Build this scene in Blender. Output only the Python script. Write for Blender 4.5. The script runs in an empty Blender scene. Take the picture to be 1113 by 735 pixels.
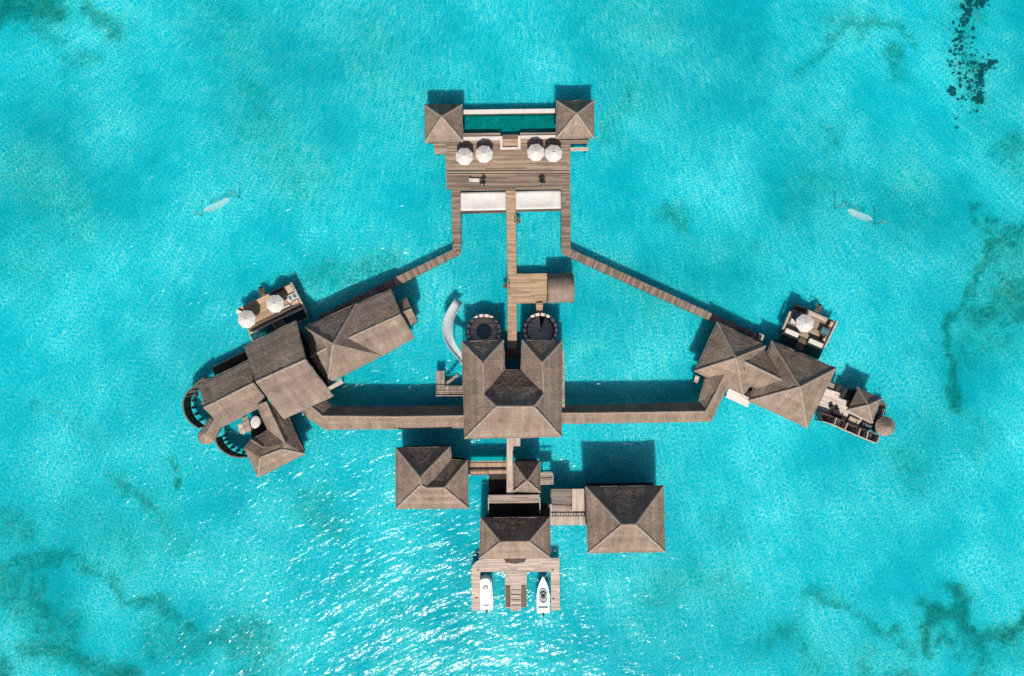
import bpy, bmesh, math, random
import numpy as np
from mathutils import Vector, noise
random.seed(7)
R = math.radians
scene = bpy.context.scene
COL = scene.collection

# ------------------------------------------------------------------ camera geometry
# drone hovering 120 m above the lagoon and looking straight down; water level z = 0
S, HC, CX, CY = 0.16, 120.0, 556.5, 367.5
BED = -0.9                                   # sea bed
ZD = .95                                     # height of the main decks
def W(px, py, z=0.0):
    f = S * (HC - z) / HC
    return Vector(((px - CX) * f, (CY - py) * f, z))

# ------------------------------------------------------------------ node helpers
class NT:
    def __init__(s, mat):
        mat.use_nodes = True
        s.t = mat.node_tree; s.n = s.t.nodes; s.l = s.t.links
        s.n.clear()
        s.out = s.n.new('ShaderNodeOutputMaterial')
    def new(s, typ, **kw):
        nd = s.n.new(typ)
        for k, v in kw.items():
            if k.startswith('i_'):
                nd.inputs[k[2:].replace('_', ' ')].default_value = v
            else:
                setattr(nd, k, v)
        return nd
    def link(s, a, b): s.l.new(a, b)
    def setv(s, sock, v):
        if isinstance(v, bpy.types.NodeSocket): s.l.new(v, sock)
        elif v is not None: sock.default_value = v
    def math(s, op, a, b=None, c=None, clamp=False):
        nd = s.n.new('ShaderNodeMath'); nd.operation = op; nd.use_clamp = clamp
        s.setv(nd.inputs[0], a); s.setv(nd.inputs[1], b); s.setv(nd.inputs[2], c)
        return nd.outputs[0]
    def vmath(s, op, a, b=None):
        nd = s.n.new('ShaderNodeVectorMath'); nd.operation = op
        s.setv(nd.inputs[0], a); s.setv(nd.inputs[1], b)
        return nd.outputs[0]
    def mix(s, fac, a, b):
        nd = s.n.new('ShaderNodeMix'); nd.data_type = 'RGBA'
        s.setv(nd.inputs[0], fac); s.setv(nd.inputs[6], a); s.setv(nd.inputs[7], b)
        return nd.outputs[2]
    def noise(s, vec, scale, detail=3, rough=.5, dist=0):
        nd = s.n.new('ShaderNodeTexNoise'); s.setv(nd.inputs['Vector'], vec)
        nd.inputs['Scale'].default_value = scale; nd.inputs['Detail'].default_value = detail
        nd.inputs['Roughness'].default_value = rough; nd.inputs['Distortion'].default_value = dist
        return nd.outputs[0]
    def ramp(s, fac, stops):
        nd = s.n.new('ShaderNodeValToRGB'); e = nd.color_ramp.elements
        while len(e) < len(stops): e.new(.5)
        for k, (p, c) in enumerate(stops):
            e[k].position = p; e[k].color = c if len(c) == 4 else (*c, 1)
        s.setv(nd.inputs[0], fac); return nd.outputs[0]
    def bump(s, h, strength=1, dist=1):
        nd = s.n.new('ShaderNodeBump'); nd.inputs['Strength'].default_value = strength
        nd.inputs['Distance'].default_value = dist; s.l.new(h, nd.inputs['Height']); return nd.outputs[0]
    def coord(s, which='Object'):
        return s.n.new('ShaderNodeTexCoord').outputs[which]
    def pos(s):
        return s.n.new('ShaderNodeNewGeometry').outputs['Position']
    def princ(s, col, rough=.8, normal=None, spec=.3, metal=0):
        p = s.n.new('ShaderNodeBsdfPrincipled')
        s.setv(p.inputs['Base Color'], col if isinstance(col, bpy.types.NodeSocket) else (*col, 1))
        s.setv(p.inputs['Roughness'], rough); p.inputs['Specular IOR Level'].default_value = spec
        p.inputs['Metallic'].default_value = metal
        if normal is not None: s.l.new(normal, p.inputs['Normal'])
        s.l.new(p.outputs[0], s.out.inputs[0]); return p
def C4(c, k=1.0): return (c[0]*k, c[1]*k, c[2]*k, 1)

# ------------------------------------------------------------------ materials
def m_thatch(name, base, course=.9):
    m = bpy.data.materials.new(name); n = NT(m)
    uv = n.coord('UV'); p = n.pos()
    sep = n.new('ShaderNodeSeparateXYZ'); n.link(uv, sep.inputs[0])
    st = n.new('ShaderNodeMapping'); n.link(uv, st.inputs[0]); st.inputs['Scale'].default_value = (5.0, 1.1, 1)
    fine = n.noise(st.outputs[0], 1.0, 4, .7)
    grain = n.noise(p, 2.6, 4, .8)
    row = n.math('FLOOR', n.math('DIVIDE', sep.outputs[1], course))
    wn = n.new('ShaderNodeTexWhiteNoise', noise_dimensions='1D'); n.link(row, wn.inputs['W'])
    patch = n.noise(p, .28, 4, .62)
    streak = n.new('ShaderNodeMapping'); n.link(uv, streak.inputs[0]); streak.inputs['Scale'].default_value = (.9, .12, 1)
    weather = n.noise(streak.outputs[0], 1.0, 4, .65)
    f = n.math('ADD', n.math('MULTIPLY', fine, .55), n.math('MULTIPLY', grain, .75))
    f = n.math('ADD', f, n.math('MULTIPLY', wn.outputs[0], .20))
    f = n.math('ADD', f, n.math('MULTIPLY', patch, .80))
    f = n.math('ADD', f, n.math('MULTIPLY', weather, .75))
    f = n.math('MULTIPLY', f, .348)
    col = n.ramp(f, [(.37, C4(base, .40)), (.48, C4(base, .84)), (.56, C4(base, 1.12)), (.67, C4(base, 1.7))])
    fr = n.math('FRACT', n.math('DIVIDE', sep.outputs[1], course))
    h = n.math('ADD', n.math('MULTIPLY', fine, .16), n.math('MULTIPLY', grain, .20))
    h = n.math('ADD', h, n.math('MULTIPLY', fr, -.05))
    n.princ(col, .95, n.bump(h, .8, 1), .1)
    return m

def m_planks(name, base, pw=.26, tone=.45, wear=.5, gap=.5, bl=4.0):
    m = bpy.data.materials.new(name); n = NT(m)
    uv = n.coord('UV'); sep = n.new('ShaderNodeSeparateXYZ'); n.link(uv, sep.inputs[0])
    vv = n.math('DIVIDE', sep.outputs[1], pw); row = n.math('FLOOR', vv)
    w1 = n.new('ShaderNodeTexWhiteNoise', noise_dimensions='1D'); n.link(row, w1.inputs['W'])
    uu = n.math('ADD', n.math('DIVIDE', sep.outputs[0], bl), n.math('MULTIPLY', w1.outputs[0], 7.3))
    cv = n.new('ShaderNodeCombineXYZ'); n.link(n.math('FLOOR', uu), cv.inputs[0]); n.link(row, cv.inputs[1])
    w2 = n.new('ShaderNodeTexWhiteNoise', noise_dimensions='2D'); n.link(cv.outputs[0], w2.inputs['Vector'])
    st = n.new('ShaderNodeMapping'); n.link(uv, st.inputs[0]); st.inputs['Scale'].default_value = (.22, 1.1, 1)
    big = n.noise(st.outputs[0], 1.0, 5, .65)
    st2 = n.new('ShaderNodeMapping'); n.link(uv, st2.inputs[0]); st2.inputs['Scale'].default_value = (1.2, 9, 1)
    gr = n.noise(st2.outputs[0], 1.0, 3, .6)
    pn = n.noise(n.pos(), .22, 4, .6)
    f = n.math('ADD', n.math('MULTIPLY', w2.outputs[0], tone), n.math('MULTIPLY', big, wear))
    f = n.math('ADD', f, n.math('MULTIPLY', gr, .2))
    f = n.math('ADD', f, n.math('MULTIPLY', pn, .3))
    f = n.math('DIVIDE', f, tone + wear + .5)
    col = n.ramp(f, [(.22, C4(base, .42)), (.45, C4(base, .85)), (.6, C4(base, 1.12)), (.8, C4(base, 1.5))])
    fr = n.math('FRACT', vv)
    edge = n.math('LESS_THAN', n.math('ABSOLUTE', n.math('SUBTRACT', fr, .5)), .44)
    col = n.mix(edge, n.mix(gap, col, (.02, .016, .012, 1)), col)
    n.princ(col, .8, n.bump(n.math('ADD', n.math('MULTIPLY', gr, .006), n.math('MULTIPLY', edge, .012)), .8, 1), .25)
    return m

def m_plain(name, base, rough=.6, var=.25, scale=1.5, spec=.3, metal=0):
    m = bpy.data.materials.new(name); n = NT(m); p = n.pos()
    f = n.noise(p, scale, 5, .65)
    col = n.ramp(f, [(.3, C4(base, 1 - var)), (.7, C4(base, 1 + var * .6))])
    n.princ(col, rough, n.bump(n.math('MULTIPLY', n.noise(p, scale * 6, 3), .01), .5, 1), spec, metal)
    return m

def m_net(name):
    m = bpy.data.materials.new(name); n = NT(m); p = n.pos()
    w = n.new('ShaderNodeTexWave', bands_direction='DIAGONAL'); n.link(p, w.inputs[0]); w.inputs['Scale'].default_value = 3.3
    w.inputs['Distortion'].default_value = 1.5
    f = n.math('ADD', n.math('MULTIPLY', w.outputs[1], .35), n.math('MULTIPLY', n.noise(p, 1.0, 4), .7))
    col = n.ramp(f, [(.25, (.56, .53, .50, 1)), (.6, (.70, .655, .61, 1)), (.85, (.78, .735, .69, 1))])
    n.princ(col, .85, n.bump(n.math('MULTIPLY', w.outputs[1], .03), .5, 1), .15)
    return m

def m_openmesh(name, col, fac):
    m = bpy.data.materials.new(name); n = NT(m); p = n.pos()
    d = n.new('ShaderNodeBsdfDiffuse'); d.inputs[0].default_value = (*col, 1)
    t = n.new('ShaderNodeBsdfTransparent')
    mx = n.new('ShaderNodeMixShader'); ns = n.noise(p, 9, 2)
    n.link(n.math('ADD', fac - .25, n.math('MULTIPLY', ns, .5)), mx.inputs[0])
    n.link(t.outputs[0], mx.inputs[1]); n.link(d.outputs[0], mx.inputs[2]); n.link(mx.outputs[0], n.out.inputs[0])
    return m

def m_water(name, tint, ripple=1.0, caustic=.16, grough=.07, refl=1.0):
    """clear water: tinted transmission with caustic light painted into the tint, mirror reflection on wind ripples"""
    m = bpy.data.materials.new(name); n = NT(m); p = n.pos()
    warp = n.new('ShaderNodeTexNoise'); n.link(p, warp.inputs['Vector']); warp.inputs['Scale'].default_value = .8; warp.inputs['Detail'].default_value = 4
    off = n.vmath('SCALE', n.vmath('SUBTRACT', warp.outputs[1], (.5, .5, .5)), None)
    off.node.inputs['Scale'].default_value = 2.2
    pw = n.vmath('ADD', p, off)
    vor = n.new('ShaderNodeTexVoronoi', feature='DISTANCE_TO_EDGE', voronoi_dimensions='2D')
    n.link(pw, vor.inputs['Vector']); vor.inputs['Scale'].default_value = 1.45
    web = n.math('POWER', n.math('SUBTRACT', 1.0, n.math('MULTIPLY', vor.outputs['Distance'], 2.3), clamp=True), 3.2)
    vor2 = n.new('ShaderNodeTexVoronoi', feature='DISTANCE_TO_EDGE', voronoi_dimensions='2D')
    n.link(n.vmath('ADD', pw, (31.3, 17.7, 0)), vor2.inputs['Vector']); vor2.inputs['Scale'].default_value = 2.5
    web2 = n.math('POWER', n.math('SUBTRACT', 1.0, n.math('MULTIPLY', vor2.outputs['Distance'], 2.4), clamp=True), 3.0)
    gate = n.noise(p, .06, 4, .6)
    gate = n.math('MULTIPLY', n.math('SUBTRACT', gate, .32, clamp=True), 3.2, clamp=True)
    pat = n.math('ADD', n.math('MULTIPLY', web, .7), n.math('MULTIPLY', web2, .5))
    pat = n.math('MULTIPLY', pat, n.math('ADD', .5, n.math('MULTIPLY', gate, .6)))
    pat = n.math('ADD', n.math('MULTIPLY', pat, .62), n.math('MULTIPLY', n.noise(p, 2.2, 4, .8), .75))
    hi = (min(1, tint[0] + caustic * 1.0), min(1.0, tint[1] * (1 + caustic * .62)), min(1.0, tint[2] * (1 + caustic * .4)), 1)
    col = n.ramp(pat, [(.24, C4(tint, 1 - caustic * .16)), (.52, C4(tint, 1)), (.86, hi)])  # bright caustic light and its specks painted into the transmission colour
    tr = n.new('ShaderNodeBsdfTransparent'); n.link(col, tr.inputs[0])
    # wind ripples, crests running from lower left to upper right
    mr = n.new('ShaderNodeMapping'); n.link(p, mr.inputs[0]); mr.inputs['Rotation'].default_value = (0, 0, R(-24))
    mp = n.new('ShaderNodeMapping'); n.link(mr.outputs[0], mp.inputs[0]); mp.inputs['Scale'].default_value = (.6, 1.35, 1)
    gust = n.noise(p, .045, 3, .6)
    gust = n.math('ADD', .55, n.math('MULTIPLY', gust, .9))
    h = n.math('MULTIPLY', n.noise(mp.outputs[0], 1.0, 2.5, .5, .3), .235 * ripple)
    h = n.math('MULTIPLY', h, gust)
    h = n.math('ADD', h, n.math('MULTIPLY', n.noise(mp.outputs[0], .30, 1, .5), .46 * ripple))
    nb = n.bump(h, 1, 1)
    g = n.new('ShaderNodeBsdfGlossy'); g.inputs['Roughness'].default_value = grough; n.link(nb, g.inputs['Normal'])
    fr = n.new('ShaderNodeFresnel'); fr.inputs['IOR'].default_value = 1.33
    mx = n.new('ShaderNodeMixShader'); n.link(n.math('MULTIPLY', fr.outputs[0], refl), mx.inputs[0])
    n.link(tr.outputs[0], mx.inputs[1]); n.link(g.outputs[0], mx.inputs[2]); n.link(mx.outputs[0], n.out.inputs[0])
    return m

def m_seabed(name):
    m = bpy.data.materials.new(name); n = NT(m); p = n.pos()
    at = n.new('ShaderNodeAttribute', attribute_name='weed')
    sand = n.ramp(n.noise(p, .03, 5, .62), [(.32, (.40, .48, .45, 1)), (.5, (.64, .66, .62, 1)), (.68, (.80, .80, .76, 1))])
    sand = n.mix(n.math('MULTIPLY', n.noise(p, .35, 5, .7), .5), sand, (.55, .56, .53, 1))
    rag = n.noise(p, .55, 6, .78); rag2 = n.noise(p, 2.0, 4, .75)
    f = n.math('ADD', at.outputs['Fac'], n.math('MULTIPLY', n.math('SUBTRACT', rag, .5), 2.6))
    f = n.math('ADD', f, n.math('MULTIPLY', n.math('SUBTRACT', rag2, .5), 1.5))
    f = n.math('MULTIPLY', n.math('SUBTRACT', f, .38), .95, clamp=True)
    f = n.math('MULTIPLY', f, n.math('MULTIPLY', at.outputs['Fac'], 1.7, clamp=True))
    soft = n.math('MULTIPLY', at.outputs['Fac'], n.math('ADD', .22, n.math('MULTIPLY', rag, .70)), clamp=True)
    weed = n.mix(n.noise(p, 1.1, 3), (.035, .15, .085, 1), (.05, .12, .10, 1))
    col = n.mix(soft, sand, (.12, .36, .24, 1))
    col = n.mix(n.math('MULTIPLY', f, .74), col, weed)
    b = n.princ(col, .95, None, .05); b.subsurface_method = 'BURLEY'
    b.inputs['Subsurface Weight'].default_value = .85; b.inputs['Subsurface Radius'].default_value = (.4, 1.1, 1.5); b.inputs['Subsurface Scale'].default_value = 1.0
    return m

THATCH = m_thatch('thatch', (.272, .200, .152))
THATCH2 = m_thatch('thatch_old', (.256, .192, .152))
RIDGE = m_plain('ridge_thatch', (.335, .262, .212), .95, .35, 2.2, .1)
EAVE = m_plain('eave_thatch', (.275, .215, .178), .95, .4, 2.5, .1)
DECK = m_planks('weathered_decking', (.335, .245, .172), .20, .8, .85, .55, 7.0)
DECKG = m_planks('grey_decking', (.36, .288, .235), .22, .5, .5, .5, 3.0)
TAN = m_planks('tan_decking', (.455, .300, .190), .22, .35, .45, .15, 3.0)
PALE = m_planks('pale_decking', (.56, .445, .365), .22, .3, .45, .3, 3.0)
BRIDGE = m_planks('walkway_decking', (.25, .18, .138), .30, .8, .6, .55, 5.0)
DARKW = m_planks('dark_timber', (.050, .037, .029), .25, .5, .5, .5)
MIDW = m_planks('brown_timber', (.15, .108, .08), .25, .5, .5, .5)
POST = m_plain('post_timber', (.16, .125, .10), .85, .4, 3)
PALEW = m_plain('bleached_timber', (.50, .42, .36), .8, .3, 2)
STONE = m_plain('pale_stone', (.70, .62, .56), .7, .16, .9)
WHITE = m_plain('white_canvas', (.61, .565, .53), .85, .07, 1.0, .1)
GRP = m_plain('white_gelcoat', (.84, .84, .83), .25, .03, .6, .5)
NET = m_net('white_netting')
HAM = m_openmesh('hammock_cloth', (.60, .62, .60), .38)
NETD = m_openmesh('dark_netting', (.02, .035, .04), .55)  # dark tone of the shaded water below put into the net colour
CUSH = m_plain('sand_cushion', (.50, .385, .28), .9, .2, 1.5, .1)
CUSHL = m_plain('light_cushion', (.66, .60, .54), .9, .12, 1.5, .1)
CUSHD = m_plain('dark_cushion', (.05, .048, .048), .9, .3, 1.5, .1)
METAL = m_plain('dark_metal', (.03, .03, .032), .45, .3, 3, .5)
GLASS = m_plain('dark_glass', (.12, .22, .23), .08, .2, 1, .6)
LEAF = m_plain('dark_leaf', (.022, .035, .018), .6, .5, 4)
SLIDEM = m_plain('slide_gelcoat', (.66, .72, .70), .35, .12, 1.5, .5)
POOLT = m_plain('pool_tile', (.20, .50, .44), .4, .35, .8)
CORAL = m_plain('coral_rock', (.07, .135, .14), .95, .6, 1.2, .05)
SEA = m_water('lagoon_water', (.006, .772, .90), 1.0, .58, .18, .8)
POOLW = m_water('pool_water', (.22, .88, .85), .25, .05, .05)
BED_M = m_seabed('sea_sand')

# ------------------------------------------------------------------ object helpers
def thing(name, label, cat, loc=(0, 0, 0), group=None):
    o = bpy.data.objects.new(name, None); COL.objects.link(o)
    o.empty_display_size = .5; o.location = loc
    return tag(o, label, cat, group)
def tag(o, label, cat, group=None):
    o['label'] = label; o['category'] = cat
    if 'kind' not in o: o['kind'] = 'thing'
    if group: o['group'] = group
    return o
def put(o, parent):
    """mesh in world coordinates becomes a child of parent"""
    COL.objects.link(o)
    if parent is not None:
        o.parent = parent
        if parent.parent is None: o.location = -Vector(parent.location)
    return o
def copy_tree(o, parent=None):
    c = o.copy(); COL.objects.link(c)
    if parent: c.parent = parent
    for ch in o.children: copy_tree(ch, c)
    return c

class MB:
    """collects geometry with UVs in metres"""
    def __init__(s): s.v = []; s.f = []; s.uv = []
    def face(s, pts, ang=None):
        i = len(s.v); pts = [Vector(p) for p in pts]; s.v += pts
        s.f.append(list(range(i, i + len(pts))))
        nrm = Vector((0, 0, 0))
        for k in range(len(pts)): nrm += pts[k].cross(pts[(k + 1) % len(pts)])
        if nrm.length < 1e-9: nrm = Vector((0, 0, 1))
        nrm.normalize()
        if abs(nrm.z) > .9:
            a = ang or 0; U = Vector((math.cos(a), math.sin(a), 0)); V = Vector((-math.sin(a), math.cos(a), 0))
        else:
            U = nrm.cross(Vector((0, 0, 1))).normalized(); V = U.cross(nrm)
        s.uv.append([(p.dot(U), p.dot(V)) for p in pts])
    def prism(s, poly, z0, z1, ang=0):
        """poly: world xy list, any winding"""
        P = [(p[0], p[1]) for p in poly]
        ar = sum(P[k][0] * P[(k+1) % len(P)][1] - P[(k+1) % len(P)][0] * P[k][1] for k in range(len(P)))
        if ar < 0: P = P[::-1]
        s.face([(x, y, z1) for x, y in P], ang)
        s.face([(x, y, z0) for x, y in P[::-1]], ang)
        for k in range(len(P)):
            a, b = P[k], P[(k + 1) % len(P)]
            s.face([(a[0], a[1], z0), (b[0], b[1], z0), (b[0], b[1], z1), (a[0], a[1], z1)])
        return s
    def bar(s, p, q, w, h=None, up=Vector((0, 0, 1))):
        p, q = Vector(p), Vector(q); h = h or w; d = (q - p).normalized()
        sd = d.cross(up)
        if sd.length < 1e-4: sd = d.cross(Vector((1, 0, 0)))
        sd.normalize(); u = sd.cross(d)
        c = [sd * (a * w / 2) + u * (b * h / 2) for a, b in ((-1, -1), (1, -1), (1, 1), (-1, 1))]
        A = [p + x for x in c]; B = [q + x for x in c]
        s.face([A[0], A[1], A[2], A[3]]); s.face([B[3], B[2], B[1], B[0]])
        for k in range(4):
            j = (k + 1) % 4; s.face([A[j], A[k], B[k], B[j]])
        return s
    def tube(s, pts, r, n=8, cap=True, jit=0):
        pts = [Vector(p) for p in pts]; rings = []
        for k, p in enumerate(pts):
            d = (pts[min(k + 1, len(pts) - 1)] - pts[max(k - 1, 0)]).normalized()
            sd = d.cross(Vector((0, 0, 1)))
            if sd.length < 1e-3: sd = Vector((1, 0, 0))
            sd.normalize(); u = sd.cross(d)
            rr = (r[k] if isinstance(r, (list, tuple)) else r) * (1 + random.uniform(-jit, jit))
            rings.append([p + (sd * math.cos(t) + u * math.sin(t)) * rr for t in (2 * math.pi * i / n for i in range(n))])
        for a, b in zip(rings, rings[1:]):
            for i in range(n):
                j = (i + 1) % n; s.face([a[j], a[i], b[i], b[j]])
        if cap: s.face(rings[0]); s.face(rings[-1][::-1])
        return s
    def lathe(s, c, prof, n=24, a0=0, a1=2 * math.pi):
        c = Vector(c); full = abs(a1 - a0 - 2 * math.pi) < 1e-6
        m = n if full else n + 1
        ring = [[c + Vector((r * math.cos(a0 + (a1 - a0) * i / n), r * math.sin(a0 + (a1 - a0) * i / n), z)) for i in range(m)] for r, z in prof]
        for a, b in zip(ring, ring[1:]):
            for i in range(n):
                j = (i + 1) % m
                q = [a[i], a[j], b[j], b[i]]
                qq = [q[0]]
                for x in q[1:]:
                    if (x - qq[-1]).length > 1e-5 and (x - qq[0]).length > 1e-5: qq.append(x)
                if len(qq) > 2: s.face(qq)
        return s
    def build(s, name, mat, parent=None, smooth=None, origin=None, weld=True, bevel=0):
        me = bpy.data.meshes.new(name); o0 = Vector(origin) if origin is not None else Vector((0, 0, 0))
        me.from_pydata([tuple(v - o0) for v in s.v], [], s.f)
        ul = me.uv_layers.new(name='UVMap'); flat = [c for f in s.uv for uv in f for c in uv]
        ul.data.foreach_set('uv', flat)
        bm = bmesh.new(); bm.from_mesh(me)
        if weld: bmesh.ops.remove_doubles(bm, verts=bm.verts, dist=1e-4)
        bmesh.ops.recalc_face_normals(bm, faces=bm.faces)
        if bevel:
            bmesh.ops.bevel(bm, geom=[e for e in bm.edges if len(e.link_faces) == 2 and e.calc_face_angle(0) > .6], offset=bevel, segments=2, affect='EDGES', clamp_overlap=True)
        bm.to_mesh(me); bm.free()
        me.materials.append(mat)
        if smooth is not None:
            for p in me.polygons: p.use_smooth = True
            me.set_sharp_from_angle(angle=R(smooth))
        o = bpy.data.objects.new(name, me)
        put(o, parent)
        if parent is None: o.location = o0
        return o

def inset(P, d):
    """offset a world-xy polygon inwards by d"""
    P = [Vector((p[0], p[1])) for p in P]; n = len(P)
    ar = sum(P[k].x * P[(k+1) % n].y - P[(k+1) % n].x * P[k].y for k in range(n))
    if ar < 0: P = P[::-1]
    out = []
    for k in range(n):
        a, b, c = P[k - 1], P[k], P[(k + 1) % n]
        e1 = (b - a).normalized(); e2 = (c - b).normalized()
        n1 = Vector((-e1.y, e1.x)); n2 = Vector((-e2.y, e2.x))
        bis = n1 + n2
        if bis.length < 1e-3: bis = n1
        bis.normalize(); out.append(b + bis * (d / max(.35, bis.dot(n1))))
    return out
def center(P): return sum((Vector((p[0], p[1], 0)) for p in P), Vector()) / len(P)
PX = lambda pts, z: [W(x, y, z) for x, y in pts]
def plank_angle(a, b):
    p, q = W(*a), W(*b); return math.atan2(q.y - p.y, q.x - p.x)

STILT = None
def stilts(parent, spots, ztop, r=.16):
    global STILT
    if STILT is None:
        STILT = MB().tube([(0, 0, 0), (0, 0, 1)], 1, 8)
    base = None
    for x, y in spots:
        mb = MB().tube([(x, y, BED - .3), (x, y, ztop)], r, 8)
        mb.build('stilt', POST, parent, 40)
def stilt_spots(P, d=.45, step=5.5):
    Q = inset(P, d); out = []
    for k in range(len(Q)):
        a, b = Q[k], Q[(k + 1) % len(Q)]; L = (b - a).length; n = max(1, int(L / step))
        for i in range(n):
            q = a + (b - a) * (i / n)
            if all((q - Vector(o)).length > 2.2 for o in out): out.append((q.x, q.y))
    return out

def deck(name, label, cat, pts, z, mat, ang=0, th=.22, piles=True, group=None, surface='deck_boards'):
    P = PX(pts, z); c = center(P)
    t = thing(name, label, cat, (c.x, c.y, 0), group)
    MB().prism(P, z - .05, z, ang).build(surface, mat, t)
    MB().prism(inset(P, .06), z - .05 - th, z - .053, ang).build('substructure', DARKW, t)
    if piles: stilts(t, stilt_spots(P), z - .06 - th)
    return t

def railing(parent, pts, z, h=1.0, step=1.5, mat=None, name='railing', w=.07):
    """pts in px on the deck at height z"""
    mat = mat or POST
    P = [W(x, y, z) for x, y in pts]; mb = MB()
    for a, b in zip(P, P[1:]):
        L = (b - a).length; n = max(1, round(L / step)); up = Vector((0, 0, h))
        mb.bar(a + up, b + up, w * 1.6, w)
        mb.bar(a + up * .5, b + up * .5, w * .6, w * .6)
        for i in range(n + 1):
            q = a + (b - a) * (i / n); mb.bar(q, q + up, w, w)
    return mb.build(name, mat, parent)

def roof(parent, V, faces, caps=(), mat=None, th=.28, eave=True, rough=.045, name='roof', capr=.22, capmat=None):
    mat = mat or THATCH
    P = {k: W(*v) for k, v in V.items()}
    bm = bmesh.new(); uvl = bm.loops.layers.uv.new('UVMap')
    vs = {k: bm.verts.new(p) for k, p in P.items()}
    fs = []
    for f in faces:
        ks = f.split() if isinstance(f, str) else f
        fa = bm.faces.new([vs[k] for k in ks]); fa.normal_update()
        if fa.normal.z < 0: fa.normal_flip(); fa.normal_update()
        fs.append(fa)
        nr = fa.normal.copy(); U = Vector((0, 0, 1)).cross(nr)
        U = U.normalized() if U.length > 1e-4 else Vector((1, 0, 0)); D = nr.cross(U)
        for lp in fa.loops: lp[uvl].uv = (lp.vert.co.dot(U), lp.vert.co.dot(D))
    used = {v for f in fs for v in f.verts}
    for v in list(bm.verts):
        if v not in used: bm.verts.remove(v)
    bound = [(e.verts[0].co.copy(), e.verts[1].co.copy()) for e in bm.edges if len(e.link_faces) == 1]
    bmesh.ops.triangulate(bm, faces=bm.faces)
    for _ in range(9):
        long_ = [e for e in bm.edges if e.calc_length() > .36]
        if not long_: break
        bmesh.ops.subdivide_edges(bm, edges=long_, cuts=1, use_grid_fill=False)
        bmesh.ops.triangulate(bm, faces=[f for f in bm.faces if len(f.verts) > 3])
    bm.normal_update()
    disp = []
    for v in bm.verts:
        q = v.co * .5
        d = noise.noise(q) * rough * .5 + noise.noise(v.co * 1.7) * rough * .35 + noise.noise(v.co * 4.1) * rough * 1.3
        disp.append((v, v.normal * d + Vector((noise.noise(q + Vector((9, 3, 1))), noise.noise(q + Vector((2, 8, 5))), 0)) * rough * .8))
    for v, d in disp: v.co += d
    me = bpy.data.meshes.new(name); bm.to_mesh(me); bm.free(); me.materials.append(mat)
    for p in me.polygons: p.use_smooth = True
    me.set_sharp_from_angle(angle=R(38))
    o = bpy.data.objects.new(name, me); put(o, parent)
    sm = o.modifiers.new('thickness', 'SOLIDIFY'); sm.thickness = th; sm.offset = -1
    for k1, k2 in caps:
        a, b = P[k1], P[k2]; n = max(2, int((b - a).length / .8)); up = Vector((0, 0, -capr * .45))
        pts = [a + (b - a) * (i / n) + up + Vector((0, 0, random.uniform(-.03, .03))) for i in range(n + 1)]
        MB().tube(pts, capr, 8, jit=.12).build('ridge_cap', capmat or RIDGE, o, 50)
    if eave:
        mb = MB()
        for a, b in bound:
            L = (b - a).length
            if L < .5: continue
            n = max(2, int(L / .9)); dn = Vector((0, 0, -.12))
            pts = [a + (b - a) * (i / n) + dn + Vector((random.uniform(-.04, .04), random.uniform(-.04, .04), random.uniform(-.03, .03))) for i in range(n + 1)]
            mb.tube(pts, .125, 6, jit=.2)
        mb.build('eave_roll', EAVE, o, 50)
    return o

def walls(parent, pts, z, z0, d=.9, mat=None, name='wall'):
    P = inset(PX(pts, z), d)
    return MB().prism(P, z0, z + .25).build(name, mat or DARKW, parent)

def house(name, label, cat, outline, ze, V, faces, caps, z0=.95, mat=None, d=.9, piles=True, group=None, eave=True, wallmat=None, sink=0, floor=True):
    P = PX(outline, ze); c = center(P)
    t = thing(name, label, cat, (c.x, c.y, 0), group)
    roof(t, V, faces, caps, mat, eave=eave)
    walls(t, outline, ze - sink, z0, d, wallmat)
    if floor: MB().prism(inset(P, d - .35), z0 - .25, z0 - .003).build('floor_platform', DARKW, t)
    if piles: stilts(t, stilt_spots(P, d + .3, 5), z0 - .26)
    return t

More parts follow.
